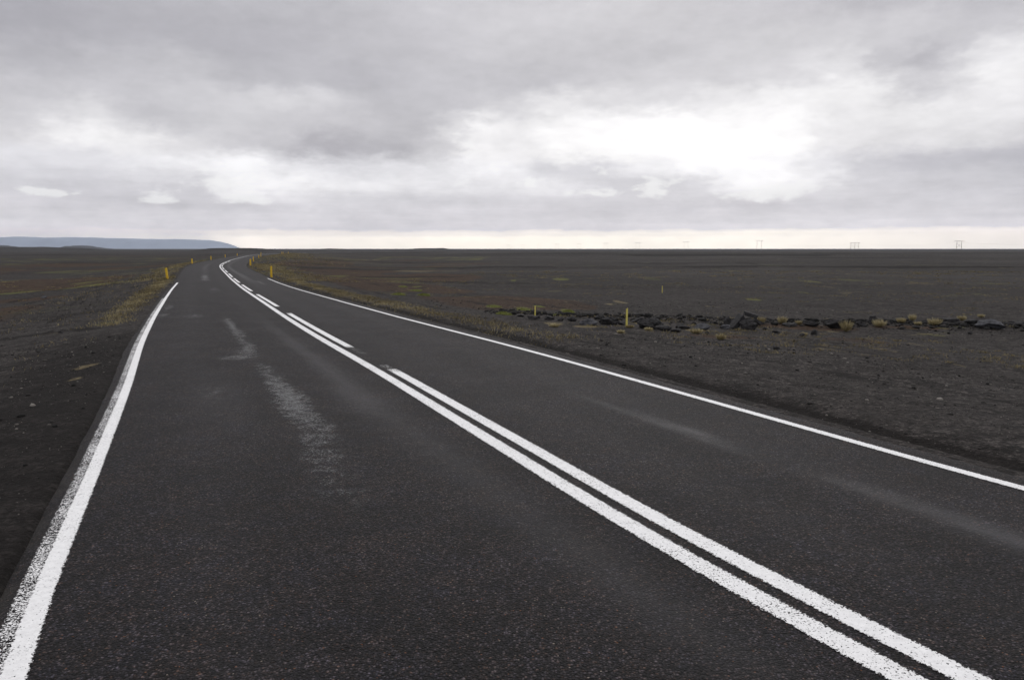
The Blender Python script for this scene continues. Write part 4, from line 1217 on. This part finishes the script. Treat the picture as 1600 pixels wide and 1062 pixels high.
ORD = ['third', 'fourth', 'fifth', 'sixth', 'seventh', 'eighth', 'ninth', 'tenth', 'eleventh']
YS = [1680, 1985, 2257, 2482, 2705, 2922, 3130, 3340, 3550]
for k, yv in enumerate(YS):
    o = PC0 if k == 0 else copy_tree(PC0)
    o.location = (528 - .29 * (yv - 1680), yv, -2.0)
    o.rotation_euler = (0, 0, R(10))
    tag(o, ('tallest thin two-legged pylon with splayed legs, ' if k == 0 else 'thin grey pylon with splayed legs, ') + ORD[k] + ' pylon from the right on the horizon', 'pylon', 'pylons on the horizon')
# conductors of the right-hand line
def cable(dxx, lab):
    pts = [(1075, 980), (1000, 1304), (925, 1627), (850, 1950), (775, 2273)]
    V, F = [], []
    for (x0, y0), (x1, y1) in zip(pts[:-1], pts[1:]):
        for k in range(12):
            u0, u1 = k / 12, (k + 1) / 12
            def q(u): return (x0 + (x1 - x0) * u + dxx, y0 + (y1 - y0) * u, 15 - 4 * 6 * u * (1 - u))
            v, f = tube(q(u0), q(u1), .035, n=4)
            F += [tuple(i + len(V) for i in g) for g in f]; V += v
    tag(mesh_obj('power_cable', V, F, M['steel']), lab, 'cable', 'power cables between the right-hand pylons')
for dxx in (-10, 0, 10): cable(dxx, 'thin power cable sagging between the two rightmost pylons')

# ------------------------------------------------------------------ far mountain
def mountain():
    xs_ = np.linspace(-24000, -6600, 300); ys_ = np.linspace(19300, 23500, 60)
    X, Y = np.meshgrid(xs_, ys_)
    top = np.interp(X * 20000 / Y, [-24000, -13115, -12600, -12000, -11550, -11000, -10000, -8500, -7700, -7380, -7130, -6970, -6880],
                    [330, 305, 322, 298, 288, 303, 280, 255, 238, 185, 112, 45, 0])
    gul = fbm(X / 500, Y / 900, 5, 15)
    fr = sm(19400 + 500 * gul, 20500, Y) * (1 - sm(22600, 23400, Y))
    Z = top * fr * (.9 + .2 * fbm(X / 900, Y / 900, 4, 12)) - 6
    V = np.column_stack([X.ravel(), Y.ravel(), Z.ravel()])
    ny, nx = X.shape
    i = np.arange(ny - 1)[:, None] * nx; j = np.arange(nx - 1)[None, :]
    F = np.stack([i + j, i + j + 1, i + nx + j + 1, i + nx + j], -1).reshape(-1, 4)
    o = mesh_obj('mountain', V, F, simple('mountain_rock_hazed', (.22, .25, .33), (.31, .345, .44), .0025, .95, .2, .1), smooth=True)  # rock colour made paler and bluer, distance haze painted in
    tag(o, kind='structure')
mountain()

# ------------------------------------------------------------------ haze
def haze():
    x0, x1, y0, y1, z0, z1 = -25200, 25200, -25200, 25200, -12, 420
    V = [(x0, y0, z0), (x1, y0, z0), (x1, y1, z0), (x0, y1, z0), (x0, y0, z1), (x1, y0, z1), (x1, y1, z1), (x0, y1, z1)]
    F = [(0, 3, 2, 1), (4, 5, 6, 7), (0, 1, 5, 4), (1, 2, 6, 5), (2, 3, 7, 6), (3, 0, 4, 7)]
    m, t = new_mat('haze_air')
    pv_ = t.n('ShaderNodeVolumePrincipled')
    pv_.inputs['Color'].default_value = (.76, .85, 1.0, 1)
    pv_.inputs['Density'].default_value = 4.0e-5
    pv_.inputs['Anisotropy'].default_value = 0.5
    o_ = t.n('ShaderNodeOutputMaterial'); t.put(o_.inputs['Volume'], pv_.outputs[0])
    o = mesh_obj('haze', V, F, m)
    tag(o, kind='stuff')
haze()
